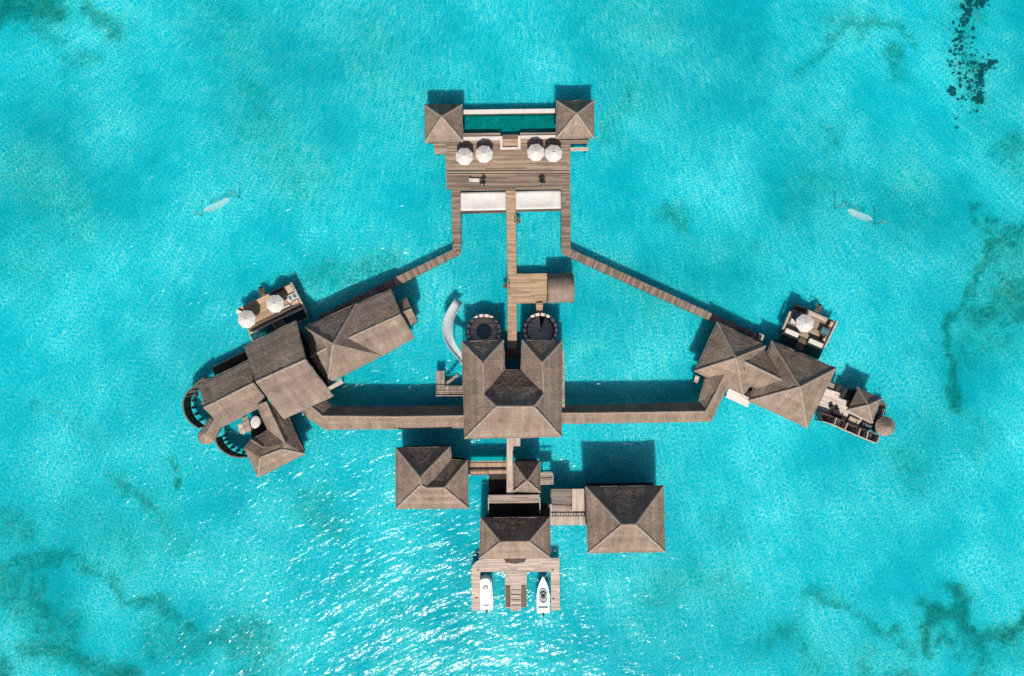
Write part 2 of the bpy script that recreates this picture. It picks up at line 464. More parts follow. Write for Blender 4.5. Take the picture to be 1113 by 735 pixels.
# ------------------------------------------------------------------ sea, sea bed
def sheet(name, mat, z, xs, ys, attr=None):
    nx, ny = len(xs), len(ys)
    X, Y = np.meshgrid(xs, ys); co = np.stack([X.ravel(), Y.ravel(), np.full(X.size, z)], 1)
    i = np.arange(nx * ny).reshape(ny, nx)
    q = np.stack([i[:-1, :-1], i[:-1, 1:], i[1:, 1:], i[1:, :-1]], -1).reshape(-1, 4)
    me = bpy.data.meshes.new(name); me.from_pydata(co.tolist(), [], q.tolist())
    me.materials.append(mat); o = bpy.data.objects.new(name, me); COL.objects.link(o)
    if attr is not None:
        a = me.attributes.new('weed', 'FLOAT', 'POINT'); a.data.foreach_set('value', attr(X.ravel(), Y.ravel()).astype(np.float32))
    o['kind'] = 'structure'
    return o
WEED = [
 ([(1060, -5), (1050, 25), (1044, 50), (1056, 80), (1066, 110)], 14, .5), ([(1064, 70), (1066, 95)], 8, .55),  # (polyline in plan, radius, strength): seagrass and reef beds as they lie on the sand
 ([(-10, 10), (20, 5), (52, 0)], 13, 1.05), ([(95, 2), (118, 22), (124, 42)], 8, .75), ([(40, 28), (62, 45)], 8, .6), ([(72, 70), (105, 68)], 6, .42),
 ([(20, 190), (70, 225)], 34, .40), ([(15, 280), (40, 300)], 26, .36), ([(270, 110), (300, 165), (335, 190)], 24, .42), ([(235, 10), (262, 60)], 22, .34),
 ([(330, 305), (380, 290), (430, 280)], 16, .55), ([(672, 110), (665, 150)], 16, .45), ([(728, 235), (738, 245)], 9, .75), ([(655, 60), (700, 110)], 18, .3),
 ([(820, 290), (760, 300)], 26, .38), ([(690, 300), (720, 320)], 16, .36), ([(865, 78), (885, 62), (905, 40), (925, 26), (958, 13), (984, 28), (996, 48)], 6, .62), ([(960, 55), (985, 85)], 8, .66), ([(905, 30), (935, 20)], 8, .5),
 ([(880, 195), (870, 225)], 22, .42), ([(905, 140), (910, 145)], 7, .5), ([(985, 200), (1010, 225)], 24, .42), ([(1067, 228), (1070, 252)], 5, .8), ([(1100, 150), (1113, 170)], 16, .6),
 ([(1120, 250), (1095, 250), (1077, 264), (1069, 298), (1054, 328), (1041, 366), (1036, 418), (1044, 446)], 4.5, .95), ([(1085, 275), (1113, 268)], 17, .62), ([(1070, 345), (1090, 335), (1120, 328)], 13, .85), ([(1062, 385), (1100, 372)], 15, .5), ([(1050, 430), (1060, 480)], 12, .4), ([(1095, 300), (1120, 305)], 16, .55),
 ([(1032, 632), (1052, 648), (1040, 665), (1012, 668), (1004, 700)], 6.5, 1.0), ([(1020, 668), (1052, 670), (1062, 692), (1082, 700), (1100, 690), (1120, 672)], 7, 1.0), ([(1030, 690), (1040, 700)], 7, .9), ([(1062, 705), (1066, 740)], 8, .85), ([(1050, 632), (1055, 650)], 4, .7),
 ([(1080, 720), (1120, 715)], 14, .5), ([(715, 645), (750, 622), (785, 635), (803, 656)], 10, .42), ([(878, 652), (905, 662), (935, 676), (960, 688), (984, 704)], 5, .68), ([(825, 705), (860, 695), (885, 715)], 12, .55), ([(940, 728), (980, 740)], 10, .6), ([(785, 575), (795, 580)], 12, .36), ([(985, 505), (995, 512)], 12, .5), ([(860, 690), (880, 655)], 7, .4),
 ([(-5, 618), (25, 622), (50, 610), (80, 605), (112, 622), (132, 650), (170, 660), (196, 690)], 5.5, .72), ([(0, 640), (45, 660), (62, 690)], 17, .72), ([(40, 640), (56, 665)], 7, .9), ([(35, 705), (75, 718), (130, 740)], 13, .88), ([(-5, 725), (10, 735)], 12, .95), ([(220, 712), (255, 698), (290, 700), (270, 735)], 13, .62), ([(0, 575), (20, 590)], 14, .55), ([(118, 520), (145, 530), (155, 545), (180, 552)], 6, .72), ([(180, 506), (192, 516)], 4.5, .95), ([(90, 560), (130, 590)], 24, .4), ([(35, 440), (70, 450), (105, 485)], 6, .4), ([(170, 540), (190, 590)], 16, .4),
 ([(340, 545), (352, 570)], 12, .5), ([(385, 640), (420, 655)], 10, .3), ([(165, 700), (210, 705)], 16, .55), ([(1000, 450), (1010, 480)], 15, .3), ([(620, 30), (720, 20)], 20, .22), ([(400, 60), (430, 110)], 20, .22),
]
def weed_at(x, y):
    px, py = x / S + CX, CY - y / S
    rs = np.random.RandomState(3)
    def vn(cell):
        g = rs.rand(200, 200)
        u = (px + 400) / cell; v = (py + 400) / cell
        i, j = np.floor(u).astype(int) % 199, np.floor(v).astype(int) % 199
        a, b = u - np.floor(u), v - np.floor(v); a = a * a * (3 - 2 * a); b = b * b * (3 - 2 * b)
        return (g[i, j] * (1 - a) + g[i + 1, j] * a) * (1 - b) + (g[i, j + 1] * (1 - a) + g[i + 1, j + 1] * a) * b - .5
    px, py = px + 26 * vn(30) + 14 * vn(13) + 8 * vn(6), py + 26 * vn(30) + 14 * vn(13) + 8 * vn(6)
    out = np.zeros_like(px)
    for pl, r, s in WEED:
        d2 = np.full_like(px, 1e9)
        for (ax, ay), (bx, by) in zip(pl, pl[1:]):
            dx, dy = bx - ax, by - ay; L = dx * dx + dy * dy + 1e-6
            t = np.clip(((px - ax) * dx + (py - ay) * dy) / L, 0, 1)
            d2 = np.minimum(d2, (px - ax - t * dx) ** 2 + (py - ay - t * dy) ** 2)
        out = np.maximum(out, 1.12 * s * np.exp(-d2 / (r * r) * .36))
    return out
fine = np.arange(-110, 110.01, .7); finey = np.arange(-78, 78.01, .7)
far = np.array([-2500, -900, -300, -160]); 
sheet('seabed', BED_M, BED, np.concatenate([far, fine, -far[::-1]]), np.concatenate([far, finey, -far[::-1]]), weed_at)
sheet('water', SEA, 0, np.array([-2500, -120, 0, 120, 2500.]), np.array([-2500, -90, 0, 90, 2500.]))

def coral(name, label, specs, n):
    mb = MB()
    for _ in range(n):
        pl, r = random.choice(specs)
        k = random.randrange(len(pl) - 1); t = random.random()
        x = pl[k][0] + (pl[k+1][0] - pl[k][0]) * t + random.gauss(0, r); y = pl[k][1] + (pl[k+1][1] - pl[k][1]) * t + random.gauss(0, r)
        c = W(x, y, BED); rad = random.choice((.08, .11, .14, .18, .23, .29)) * random.uniform(.8, 1.2)
        ph = random.uniform(0, 6.28); rings = []
        for (rr, zz) in ((1, -.1), (.95, .25), (.6, .55), (.05, .7)):
            rings.append([c + Vector((math.cos(a) * rad * rr * (1 + .35 * math.sin(3 * a + ph)), math.sin(a) * rad * rr * (1 + .35 * math.cos(2 * a + ph)), zz * min(rad, .8))) for a in (6.2832 * i / 8 for i in range(8))])
        for a, b in zip(rings, rings[1:]):
            for i in range(8): j = (i + 1) % 8; mb.face([a[i], a[j], b[j], b[i]])
    o = mb.build(name, CORAL, None, weld=False)
    o['kind'] = 'stuff'; tag(o, label, 'coral')
coral('coral_patch', 'dark clumps of coral rock on the sand near the top right corner', [([(1056, -10), (1052, 6)], 4.5), ([(1053, 5), (1047, 28)], 3.2), ([(1064, 6), (1070, -4)], 3), ([(1046, 33), (1039, 62)], 4.5), ([(1064, 74), (1080, 66)], 3.2), ([(1064, 78), (1065, 92)], 2.2), ([(1066, 103), (1064, 112)], 2.6), ([(1035, 97), (1036, 101)], 1.6), ([(1048, 60), (1056, 120)], 9), ([(1042, 20), (1055, 120)], 11)], 640)

# ------------------------------------------------------------------ main hall
V = dict(NW=(502.1, 371.7, 6.3), NWe=(547, 370, 6.3), V1=(548.2, 402.6, 6.3), V2=(566.5, 402.6, 6.3), NEw=(567.8, 370, 6.3), NE=(610.6, 371.2, 6.3), SE=(609.9, 474.6, 6.3), SW=(505.3, 476.5, 6.3),
         A1=(524.9, 394.5, 9.6), J1=(526, 429, 9.7), R1=(539.6, 442, 11.6), R2=(580, 442, 11.6), J2=(591, 428, 9.7), A2=(589.1, 394.5, 9.6))
out = [(V[k][0], V[k][1]) for k in 'NW NWe V1 V2 NEw NE SE SW'.split()]
hall = house('overwater_hall', 'large thatched main hall with a U shaped hip roof and two wings to the north', 'building', out, 6.3, V,
    ['NW SW R1 J1 A1', 'SW SE R2 R1', 'SE NE A2 J2 R2', 'R1 R2 J2 V2 V1 J1', 'V1 NWe A1 J1', 'NWe NW A1', 'V2 J2 A2 NEw', 'NEw A2 NE'],
    [('NW', 'A1'), ('NWe', 'A1'), ('A1', 'J1'), ('J1', 'R1'), ('R1', 'SW'), ('R1', 'R2'), ('R2', 'SE'), ('R2', 'J2'), ('J2', 'A2'), ('A2', 'NE'), ('A2', 'NEw')], d=1.0)
MB().prism(PX([(604, 381), (613.2, 381), (614, 443), (604, 443)], 4.6), 4.35, 4.6).build('balcony', DECKG, hall)

# ------------------------------------------------------------------ terrace tower and spiral stair tower
def ring_tower(name, label, cx, cy, zt, ro, ri):
    c = W(cx, cy, zt); t = thing(name, label, 'tower', (c.x, c.y, 0))
    b = Vector((c.x, c.y, 0))
    MB().lathe(b, [(ri + .02, -.1), (ro, -.1), (ro, zt), (ri + .02, zt), (ri + .02, -.1)], 40).build('tower_wall', MIDW, t, 40)
    MB().lathe(b, [(ri * .2, BED - .2), (ri * .55, BED - .2), (ri * .9, -.1), (ri * .2, -.1), (ri * .2, BED - .2)], 24).build('tower_base', DARKW, t, 40)
    N = 18
    for k in range(N):
        a = 2 * math.pi * (k + random.uniform(-.08, .08)) / N; w = random.uniform(.30, .38)
        mb = MB(); p = b + Vector((math.cos(a), math.sin(a), 0)) * ((ro + ri) / 2)
        tn = Vector((-math.sin(a), math.cos(a), 0)); z = Vector((0, 0, zt + .10))
        mb.bar(p + tn * -w + z, p + tn * w + z, (ro - ri) * .8, .16)
        mb.build('capstone', STONE, t)
    return t, b
tw, b = ring_tower('round_terrace', 'round timber terrace with a dark plunge bath beside the curved slide', 525.9, 360.2, 1.75, 3.0, 2.4)
MB().lathe(b, [(1.35, .3), (2.36, .3), (2.36, 1.5), (1.35, 1.5), (1.35, .3)], 36).build('ring_bench', m_planks('terrace_boards', (.80, .58, .42), .3, .5, .5, .4), tw, 30)
MB().lathe(b, [(0.01, .5), (1.36, .5), (1.36, 1.1), (.01, 1.1)], 30).build('bath_water', m_plain('bath_water', (.07, .17, .165), .12, .5, 3, .6), tw, 30)
tw, b = ring_tower('spiral_stair_tower', 'round tower open on top with fanned spiral stair treads inside', 587.4, 359.0, 1.75, 3.0, 2.4)
MB().lathe(b, [(.01, -.1), (2.38, -.1), (2.38, .05), (.01, .05)], 30).build('stair_floor', DARKW, tw)
for k in range(14):
    a0 = R(98 + k * 24); a1 = a0 + R(19); z = 1.6 - k * .07
    mb = MB(); A = [b + Vector((math.cos(a) * r, math.sin(a) * r, 0)) for a, r in ((a0, .18), (a0, 2.25), ((a0 + a1) / 2, 2.27), (a1, 2.25), (a1, .18))]
    mb.prism([(q.x, q.y) for q in A], z - .09, z)
    tr = mb.build('stair_tread', PALE, tw)
    MB().bar(b + Vector((math.cos(a0) * .2, math.sin(a0) * .2, z + .03)), b + Vector((math.cos(a0) * 2.2, math.sin(a0) * 2.2, z + .03)), .17, .07).build('tread_nosing', STONE, tr)
MB().tube([b + Vector((0, 0, 0)), b + Vector((0, 0, 2.1))], .16, 10).build('centre_pole', POST, tw, 40)
deck('link_bridge', 'short tan plank link from the jetty platform to the spiral stair tower', 'walkway', [(582.4, 329.4), (590.2, 329.2), (589.6, 340.6), (583.2, 340.8)], 1.3, TAN, 0, piles=False)

# water slide: a U shaped chute on posts
t = None
ctr = [(506, 395, 5.3, .5), (501.5, 388.5, 4.9, .52), (496.5, 383, 4.4, .55), (491.3, 375, 3.8, .68), (487.6, 366.5, 3.2, .78), (486.2, 357.5, 2.6, .82), (487.8, 348, 2.0, .82), (491.4, 339.5, 1.45, .78), (495.5, 332.5, .95, .74), (499.4, 326.6, .55, .66)]
P = [W(x, y, z) for x, y, z, w in ctr]
c = P[-1]; t = thing('water_slide', 'pale curved water slide dropping from the main hall into the lagoon', 'slide', (c.x, c.y, 0))
mb = MB(); rows = []
for k, p in enumerate(P):
    d = (P[min(k + 1, len(P) - 1)] - P[max(k - 1, 0)]); d.z = 0; d.normalize(); sd = Vector((d.y, -d.x, 0)); w = ctr[k][3]
    rows.append([p + sd * (w * math.sin(a) * 1.0) + Vector((0, 0, w * (1 - math.cos(a)) * .9)) for a in (R(x) for x in (-85, -60, -35, -12, 12, 35, 60, 85))])
for a, b2 in zip(rows, rows[1:]):
    for i in range(7): mb.face([a[i], a[i+1], b2[i+1], b2[i]])
ch = mb.build('chute', SLIDEM, t, 60)
sm = ch.modifiers.new('thickness', 'SOLIDIFY'); sm.thickness = .07; sm.offset = 1
for k in (1, 3, 5, 7):
    p = P[k]; MB().tube([(p.x, p.y, BED - .2), (p.x, p.y, p.z - .05)], .13, 8).build('support_post', METAL, t, 40)

# ------------------------------------------------------------------ north pool deck

north = deck('pool_deck', 'wide weathered plank deck south of the dark green pool', 'deck',
    [(462.5, 150), (504, 150.5), (504, 153.2), (543.4, 152), (543.4, 162.6), (566, 162.2), (566, 150.2), (604.5, 149.5), (639.5, 149), (639.5, 156.2), (619.6, 156.4), (619.7, 205.6), (490.6, 207.6), (490.5, 205.8), (485.3, 205.8), (484.2, 168), (473, 168), (471, 155.4), (462.5, 155.4)], ZD, DECK, R(.6))
DECKD = m_planks('damp_decking', (.255, .185, .135), .22, .9, .8, .6, 8.0)
MB().prism(PX([(485.7, 190.2), (619.2, 189.6), (619.3, 205.2), (491, 207.0), (490.9, 205.2), (485.7, 205.2)], ZD + .03), ZD + .004, ZD + .03, R(.6)).build('lower_boards', DECKD, north)
for k, (y0, mt) in enumerate(((185.6, DARKW), (187.0, PALE), (188.2, DARKW))):
    MB().bar(W(485.8, y0 + .5, ZD + .02), W(619.3, y0, ZD + .02), .11, .05).build('step_edge', mt, north)
deck('side_step', 'low grey plank step at the left edge of the pool deck', 'step', [(472.5, 160.6), (486, 160.4), (486.4, 166.6), (472.8, 167.2)], ZD + .12, DECKG, 0, piles=False, th=.05)
deck('side_step', 'pale sunlit plank step off the right edge of the pool deck', 'step', [(620.2, 160.6), (639.6, 160.2), (639.6, 164), (620.2, 164.4)], .55, PALE, 0, piles=True, th=.1)
# pool
c = W(554, 134); pool = thing('swimming_pool', 'long dark green infinity pool between the two pavilions', 'pool', (c.x, c.y, 0))
PB = [(498, 118), (612, 117), (612, 149), (498, 151)]
MB().prism(PX([(500, 119.4), (608, 118), (608, 146.5), (500, 147.5)], .2), -.55, -.35).build('pool_floor', POOLT, pool)
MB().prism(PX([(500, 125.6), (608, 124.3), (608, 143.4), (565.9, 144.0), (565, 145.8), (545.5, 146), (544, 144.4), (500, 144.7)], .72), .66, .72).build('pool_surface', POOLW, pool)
MB().prism(PX([(500, 119.5), (608, 118.1), (608, 122.3), (500, 123.8)], 1.0), -.6, 1.0).build('north_coping', STONE, pool)
MB().prism(PX([(500, 123.9), (608, 122.5), (608, 123.9), (500, 125.3)], .55), -.3, .8).build('overflow_channel', MIDW, pool)
MB().prism(PX([(500, 144.9), (544, 144.4), (544, 147.6), (500, 148.1)], .9), -.5, .82).build('pool_step', DECKG, pool)
MB().prism(PX([(565.4, 144.2), (608, 143.5), (608, 146.7), (565.4, 147.2)], .9), -.5, .82).build('pool_step', DECKG, pool)
MB().prism(PX([(500, 148.8), (543.6, 148.2), (543.6, 152.2), (500, 152.8)], 1.05), .3, 1.05).build('south_coping', STONE, pool)
MB().prism(PX([(565.8, 147.4), (608, 146.7), (608, 150.2), (565.8, 150.6)], 1.05), .3, 1.05).build('south_coping', STONE, pool)
MB().prism(PX([(543.7, 148.2), (546, 148.1), (546, 160.2), (563, 159.9), (563, 147.5), (565.7, 147.4), (565.9, 162.2), (543.7, 162.6)], 1.06), .3, 1.06).build('nook_border', STONE, pool)
MB().prism(PX([(546.1, 151.2), (562.9, 150.9), (562.9, 159.8), (546.1, 160.1)], .75), .3, .75).build('nook_floor', TAN, pool)
MB().prism(PX([(546.1, 146.6), (562.9, 146.3), (562.9, 151), (546.1, 151.3)], .6), .2, .62).build('nook_step', MIDW, pool)
# pavilions
def pavilion(label, c4, apex, ze, rise):
    V = dict(a=(*c4[0], ze), b=(*c4[1], ze), c=(*c4[2], ze), d=(*c4[3], ze), o=(*apex, ze + rise))
    return house('pavilion', label, 'pavilion', c4, ze, V, ['a o b', 'b o c', 'c o d', 'd o a'], [('a', 'o'), ('b', 'o'), ('c', 'o'), ('d', 'o')], d=.8, z0=.96)
pavilion('small square pavilion with a pyramid roof at the left end of the pool', [(461.8, 114), (501.8, 113.8), (502.8, 153.5), (462.2, 154.2)], (480, 126.8), 3.4, 3.4)
pavilion('small square pavilion with a pyramid roof at the right end of the pool', [(605.4, 109.7), (645.2, 109.5), (645.2, 149.5), (604.9, 150)], (627, 123.4), 3.9, 3.4)
# overwater nets
for lab, q, qb in (('white sunbathing net over the water, left of the centre jetty', [(500.4, 209.4), (550, 208.4), (550, 228.4), (500.6, 229.2)], [(500.6, 229.4), (550, 228.6), (550.2, 231.4), (500.6, 232.4)]),
                   ('white sunbathing net over the water, right of the centre jetty', [(560.2, 208), (609.4, 207), (609.8, 226.7), (560.4, 227.8)], [(560.4, 228), (609.8, 226.9), (609.8, 229.4), (560.4, 230.4)])):
    c = center(PX(q, .8)); t = thing('water_net', lab, 'net', (c.x, c.y, 0), 'overwater nets')
    P = PX(q, .85); mb = MB(); n = 14
    g = [[(P[0] * (1 - i / n) + P[1] * (i / n)) * (1 - j / 8) + (P[3] * (1 - i / n) + P[2] * (i / n)) * (j / 8) - Vector((0, 0, .25 * math.sin(math.pi * i / n) * math.sin(math.pi * j / 8))) for i in range(n + 1)] for j in range(9)]
    for j in range(8):
        for i in range(n): mb.face([g[j][i], g[j+1][i], g[j+1][i+1], g[j][i+1]])
    o = mb.build('netting', NET, t, 60); sm = o.modifiers.new('t', 'SOLIDIFY'); sm.thickness = .03
    MB().prism(PX(qb, .9), .68, .9).build('edge_beam', MIDW, t)
# parasols
def parasol():
    t = thing('parasol', '', 'parasol', (0, 0, 0), 'white parasols')
    n = 8; r = 1.5; mb = MB(); prof = [(r, 2.12), (r * .66, 2.36), (r * .33, 2.56), (.10, 2.68)]
    rings = [[Vector((rr * math.cos(R(22.5) + 6.28319 * i / n), rr * math.sin(R(22.5) + 6.28319 * i / n), z)) for i in range(n)] for rr, z in prof]
    rings.insert(0, [v - Vector((0, 0, .16)) for v in rings[0]])
    for a, b in zip(rings, rings[1:]):
        for i in range(n): j = (i + 1) % n; mb.face([a[i], a[j], b[j], b[i]])
    mb.face(rings[-1])
    o = mb.build('canopy', WHITE, t); sm = o.modifiers.new('t', 'SOLIDIFY'); sm.thickness = .015
    mb = MB()
    for i in range(n):
        mb2 = MB(); a = R(22.5) + 6.28319 * i / n
        mb2.tube([Vector((rr * math.cos(a), rr * math.sin(a), z - .02)) for rr, z in prof], .035, 5).build('rib', CUSHL, o)
    MB().lathe((0, 0, 0), [(.01, 2.86), (.07, 2.80), (.16, 2.72), (.2, 2.66), (.05, 2.64)], 12).build('finial', CUSHL, t, 40)
    MB().tube([(0, 0, .1), (0, 0, 2.66)], .045, 8).build('pole', POST, t, 40)
    MB().lathe((0, 0, 0), [(.01, .12), (.3, .12), (.34, .02), (.34, 0), (.01, 0)], 16).build('base_plate', METAL, t, 40)
    return t
par = None
for lab, x, y, z in (('white octagonal parasol, outer one of the pair on the left of the pool deck', 504.6, 169.8, ZD), ('white octagonal parasol, inner one of the pair on the left of the pool deck', 526.2, 167.2, ZD),
                     ('white octagonal parasol, inner one of the pair on the right of the pool deck', 582.4, 165.4, ZD), ('white octagonal parasol, outer one of the pair on the right of the pool deck', 601.7, 166.4, ZD),
                     ('white octagonal parasol at the left corner of the western sun deck', 267.8, 347, 1.0), ('white octagonal parasol in the middle of the western sun deck', 298.8, 330.2, 1.0),
                     ('single white octagonal parasol on the eastern sun deck', 875.2, 351.4, 1.0)):
    o = par or parasol()
    if par: o = copy_tree(par)
    par = par or o
    p = W(x, y, z + 2.4); o.location = (p.x, p.y, z); o['label'] = lab; o.rotation_euler.z = R(random.uniform(-10, 10))
    o.scale = (1.02,) * 3 if z == ZD else (1.06,) * 3
# pool-deck furniture beneath / beside the parasols
def lounger(label, x, y, z, ang, cm, fm=None, group=None, s=1.0):
    p = W(x, y, z); t = thing('sun_lounger', label, 'sun lounger', (p.x, p.y, z), group); t.rotation_euler.z = R(ang)
    fm = fm or POST
    def bx(n, x0, x1, y0, y1, z0, z1, m, bev=.03):
        o = MB().prism([(x0 * s, y0 * s), (x1 * s, y0 * s), (x1 * s, y1 * s), (x0 * s, y1 * s)], z0, z1).build(n, m, None, bevel=bev); o.parent = t; return o
    bx('frame', -.37, .37, -1.0, 1.0, .2, .28, fm); bx('mattress', -.34, .34, -.97, .42, .285, .40, cm, .04)
    o = MB(); o.bar((0, .44 * s, .36), (0, .96 * s, .72), .68 * s, .12); q = o.build('backrest', cm, None, bevel=.03); q.parent = t
    for i in (-.3, .3):
        for j in (-.85, .85): bx('leg', i - .03, i + .03, j - .03, j + .03, 0, .2, fm, 0)
    return t
# potted plants
def plant(label, x, y, z):
    p = W(x, y, z); t = thing('potted_plant', label, 'plant', (p.x, p.y, z), 'potted plants on the pool deck')
    o = MB().lathe((0, 0, 0), [(.01, .5), (.30, .5), (.36, .55), (.36, .48), (.22, 0), (.01, 0)], 16).build('pot', CUSHL, None, 40); o.parent = t
    mb = MB()
    for k in range(46):
        a = random.uniform(0, 6.28); e = random.uniform(.15, 1.3); L = random.uniform(.45, .85)
        d = Vector((math.cos(a) * math.cos(e), math.sin(a) * math.cos(e), math.sin(e))); sd = d.cross(Vector((0, 0, 1))).normalized() * .09
        b0 = Vector((0, 0, .55)) + Vector((random.uniform(-.1, .1), random.uniform(-.1, .1), random.uniform(0, .7)))
        mid = b0 + d * L * .6; tip = b0 + d * L - Vector((0, 0, .18))
        mb.face([b0, mid - sd, tip, mid + sd])
    o = mb.build('leaves', LEAF, None); o.parent = t
    o = MB().tube([(0, 0, .45), (.03, 0, 1.2)], .05, 6).build('stem', POST, None); o.parent = t
    return t
plant('dark leafy plant in a pot at the left of the pool deck', 525, 200.2, ZD)
plant('dark leafy plant in a pot at the right of the pool deck', 588.6, 198.6, ZD)
lounger('low pale lounger lying left of the left potted plant', 515.5, 196.4, ZD, 90, CUSHL, s=.9)

# ------------------------------------------------------------------ walkways
def walkway(name, label, secs, z, mat, group=None, ends=None):
    """secs: list of (quad px, plank direction given by two px points or angle)"""
    allp = [p for q, _ in secs for p in q]; c = center(PX(allp, z))
    t = thing(name, label, 'walkway', (c.x, c.y, 0), group)
    for q, a in secs:
        P = PX(q, z); MB().prism(P, z - .07, z, a).build('walkway_section', mat, t)
        mb = MB()
        A, B, C_, D = P[0], P[1], P[2], P[3]
        for u, v in ((A, B), (D, C_)):
            mid = (A + B + C_ + D) / 4
            u2 = u + (mid - u) * .06; v2 = v + (mid - v) * .06
            mb.bar(u2 - Vector((0, 0, .18)), v2 - Vector((0, 0, .18)), .14, .2)
        mb.build('bearer', DARKW, t)
        n = max(1, int((B - A).length / 5))
        stilts(t, [((A + (B - A) * ((i + .5) / n)).x + (D - A).x * .15, (A + (B - A) * ((i + .5) / n)).y + (D - A).y * .15) for i in range(n)] +
                  [((D + (C_ - D) * ((i + .5) / n)).x - (D - A).x * .15, (D + (C_ - D) * ((i + .5) / n)).y - (D - A).y * .15) for i in range(n)], z - .08, .13)
    return t
a1 = plank_angle((492, 271.5), (430.6, 301.4)); a2 = plank_angle((620.2, 272), (769, 339.3))
walkway('boardwalk', 'brown plank boardwalk bending from the pool deck towards the western villa', [
    ([(490.6, 207.8), (492, 271.4), (501, 276), (500.4, 207.6)], 0), ([(492, 271.4), (430.6, 301.2), (434.4, 309.6), (501, 276)], a1 + math.pi / 2),
    ([(430.6, 301.2), (345, 344), (349, 352.4), (434.4, 309.6)], a1 + math.pi / 2)], ZD, BRIDGE)
walkway('boardwalk', 'brown plank boardwalk bending from the pool deck towards the eastern villa', [
    ([(610, 206), (610.3, 276), (620.2, 270.6), (619.7, 205.7)], 0), ([(620.2, 270.6), (769.4, 338.8), (764.8, 345.6), (610.3, 276)], a2 + math.pi / 2),
    ([(769.4, 338.8), (830, 365.8), (826, 373.4), (764.8, 345.6)], a2 + math.pi / 2)], ZD, BRIDGE)
walkway('jetty', 'narrow tan jetty running straight from the pool deck to the main hall', [
    ([(550.1, 207.4), (551.6, 297), (561.4, 297), (560.2, 207.2)], 0), ([(551.6, 297), (551.8, 379), (561.7, 379), (561.4, 297)], 0)], ZD, TAN)
plat = deck('jetty_platform', 'square tan platform with an arched shade roof on the right of the centre jetty', 'platform', [(561.5, 297.6), (623.4, 297), (623.6, 328.8), (561.6, 330)], ZD, TAN, 0)
mb = MB(); zs = ZD + 1.8; A0 = W(594.9, 298.6, zs); A1 = W(623.2, 297.9, zs); B0 = W(595.2, 329.4, zs); B1 = W(623.6, 328.8, zs); n = 12
rows = []
for k in range(n + 1):
    tt = k / n; hh = 1.9 * math.sin(math.pi * tt) ** .85
    rows.append((A0 * (1 - tt) + B0 * tt + Vector((0, 0, hh)), A1 * (1 - tt) + B1 * tt + Vector((0, 0, hh))))
for a, b in zip(rows, rows[1:]):
    for i in range(6):
        f0, f1 = i / 6, (i + 1) / 6
        mb.face([a[0] * (1 - f0) + a[1] * f0, b[0] * (1 - f0) + b[1] * f0, b[0] * (1 - f1) + b[1] * f1, a[0] * (1 - f1) + a[1] * f1])
o = mb.build('arched_roof', THATCH2, plat, 60); sm = o.modifiers.new('t', 'SOLIDIFY'); sm.thickness = .2; sm.offset = -1
for q in (A0, A1, B0, B1):
    q2 = q * .985 + (A0 + A1 + B0 + B1) / 4 * .015
    MB().tube([(q2.x, q2.y, ZD), (q2.x, q2.y, zs)], .09, 8).build('roof_post', POST, plat, 40)
deck('terrace', 'terrace coloured dark for its shade in the recess between the two hall wings', 'deck', [(548.4, 379.2), (567.2, 379.2), (567, 389), (548.4, 389)], ZD, MIDW, 0)  # jetty end in darker boards, shade of the recess put into the colour
def swim_ladder(label, x, y, sx):
    p = W(x, y, ZD); t = thing('swim_ladder', label, 'ladder', (p.x, p.y, 0), 'swim ladders')
    for dy in (-.35, .35):
        mb = MB(); mb.tube([(p.x, p.y + dy, -.7), (p.x, p.y + dy, 1.8), (p.x - sx * .35, p.y + dy, 1.9), (p.x - sx * .5, p.y + dy, .98)], .07, 6); mb.build('rail', POST, t)
    for k in range(5):
        z = -.5 + k * .3; MB().bar((p.x, p.y - .33, z), (p.x, p.y + .33, z), .16, .06).build('rung', POST, t)
    MB().prism([(p.x + sx * .05, p.y - .4), (p.x + sx * .6, p.y - .4), (p.x + sx * .6, p.y + .4), (p.x + sx * .05, p.y + .4)], .28, .36).build('bathing_step', MIDW, t)
swim_ladder('brown timber swim ladder on the right side of the centre jetty', 562.1, 239.5, 1)
swim_ladder('brown timber swim ladder on the left side of the centre jetty opposite the platform', 550.6, 310.4, -1)

# ------------------------------------------------------------------ west landing of the hall
t = deck('boat_landing', 'small grey L shaped landing with a slatted gangway west of the hall', 'landing', [(473.8, 403.4), (483.2, 403.2), (483.4, 419.4), (505, 419.4), (505, 430), (473.6, 430.2)], 1.0, DECKG, R(90))
railing(t, [(474, 423.6), (504, 423.4)], 1.0, 1.0, 1.3, MIDW)
railing(t, [(474, 429.8), (504, 429.6)], 1.0, 1.0, 1.3, PALEW)
for k in range(4):
    x = 484 + k * 3.2; y = 416.4 - k * 2.4
    MB().prism(PX([(x, y), (x + 2.6, y - 2.6), (x + 5.4, y - 1), (x + 2.6, y + 1.8)], 1.1 + .25 * k), .9 + .25 * k, 1.1 + .25 * k).build('stair_step', DECKG, t)

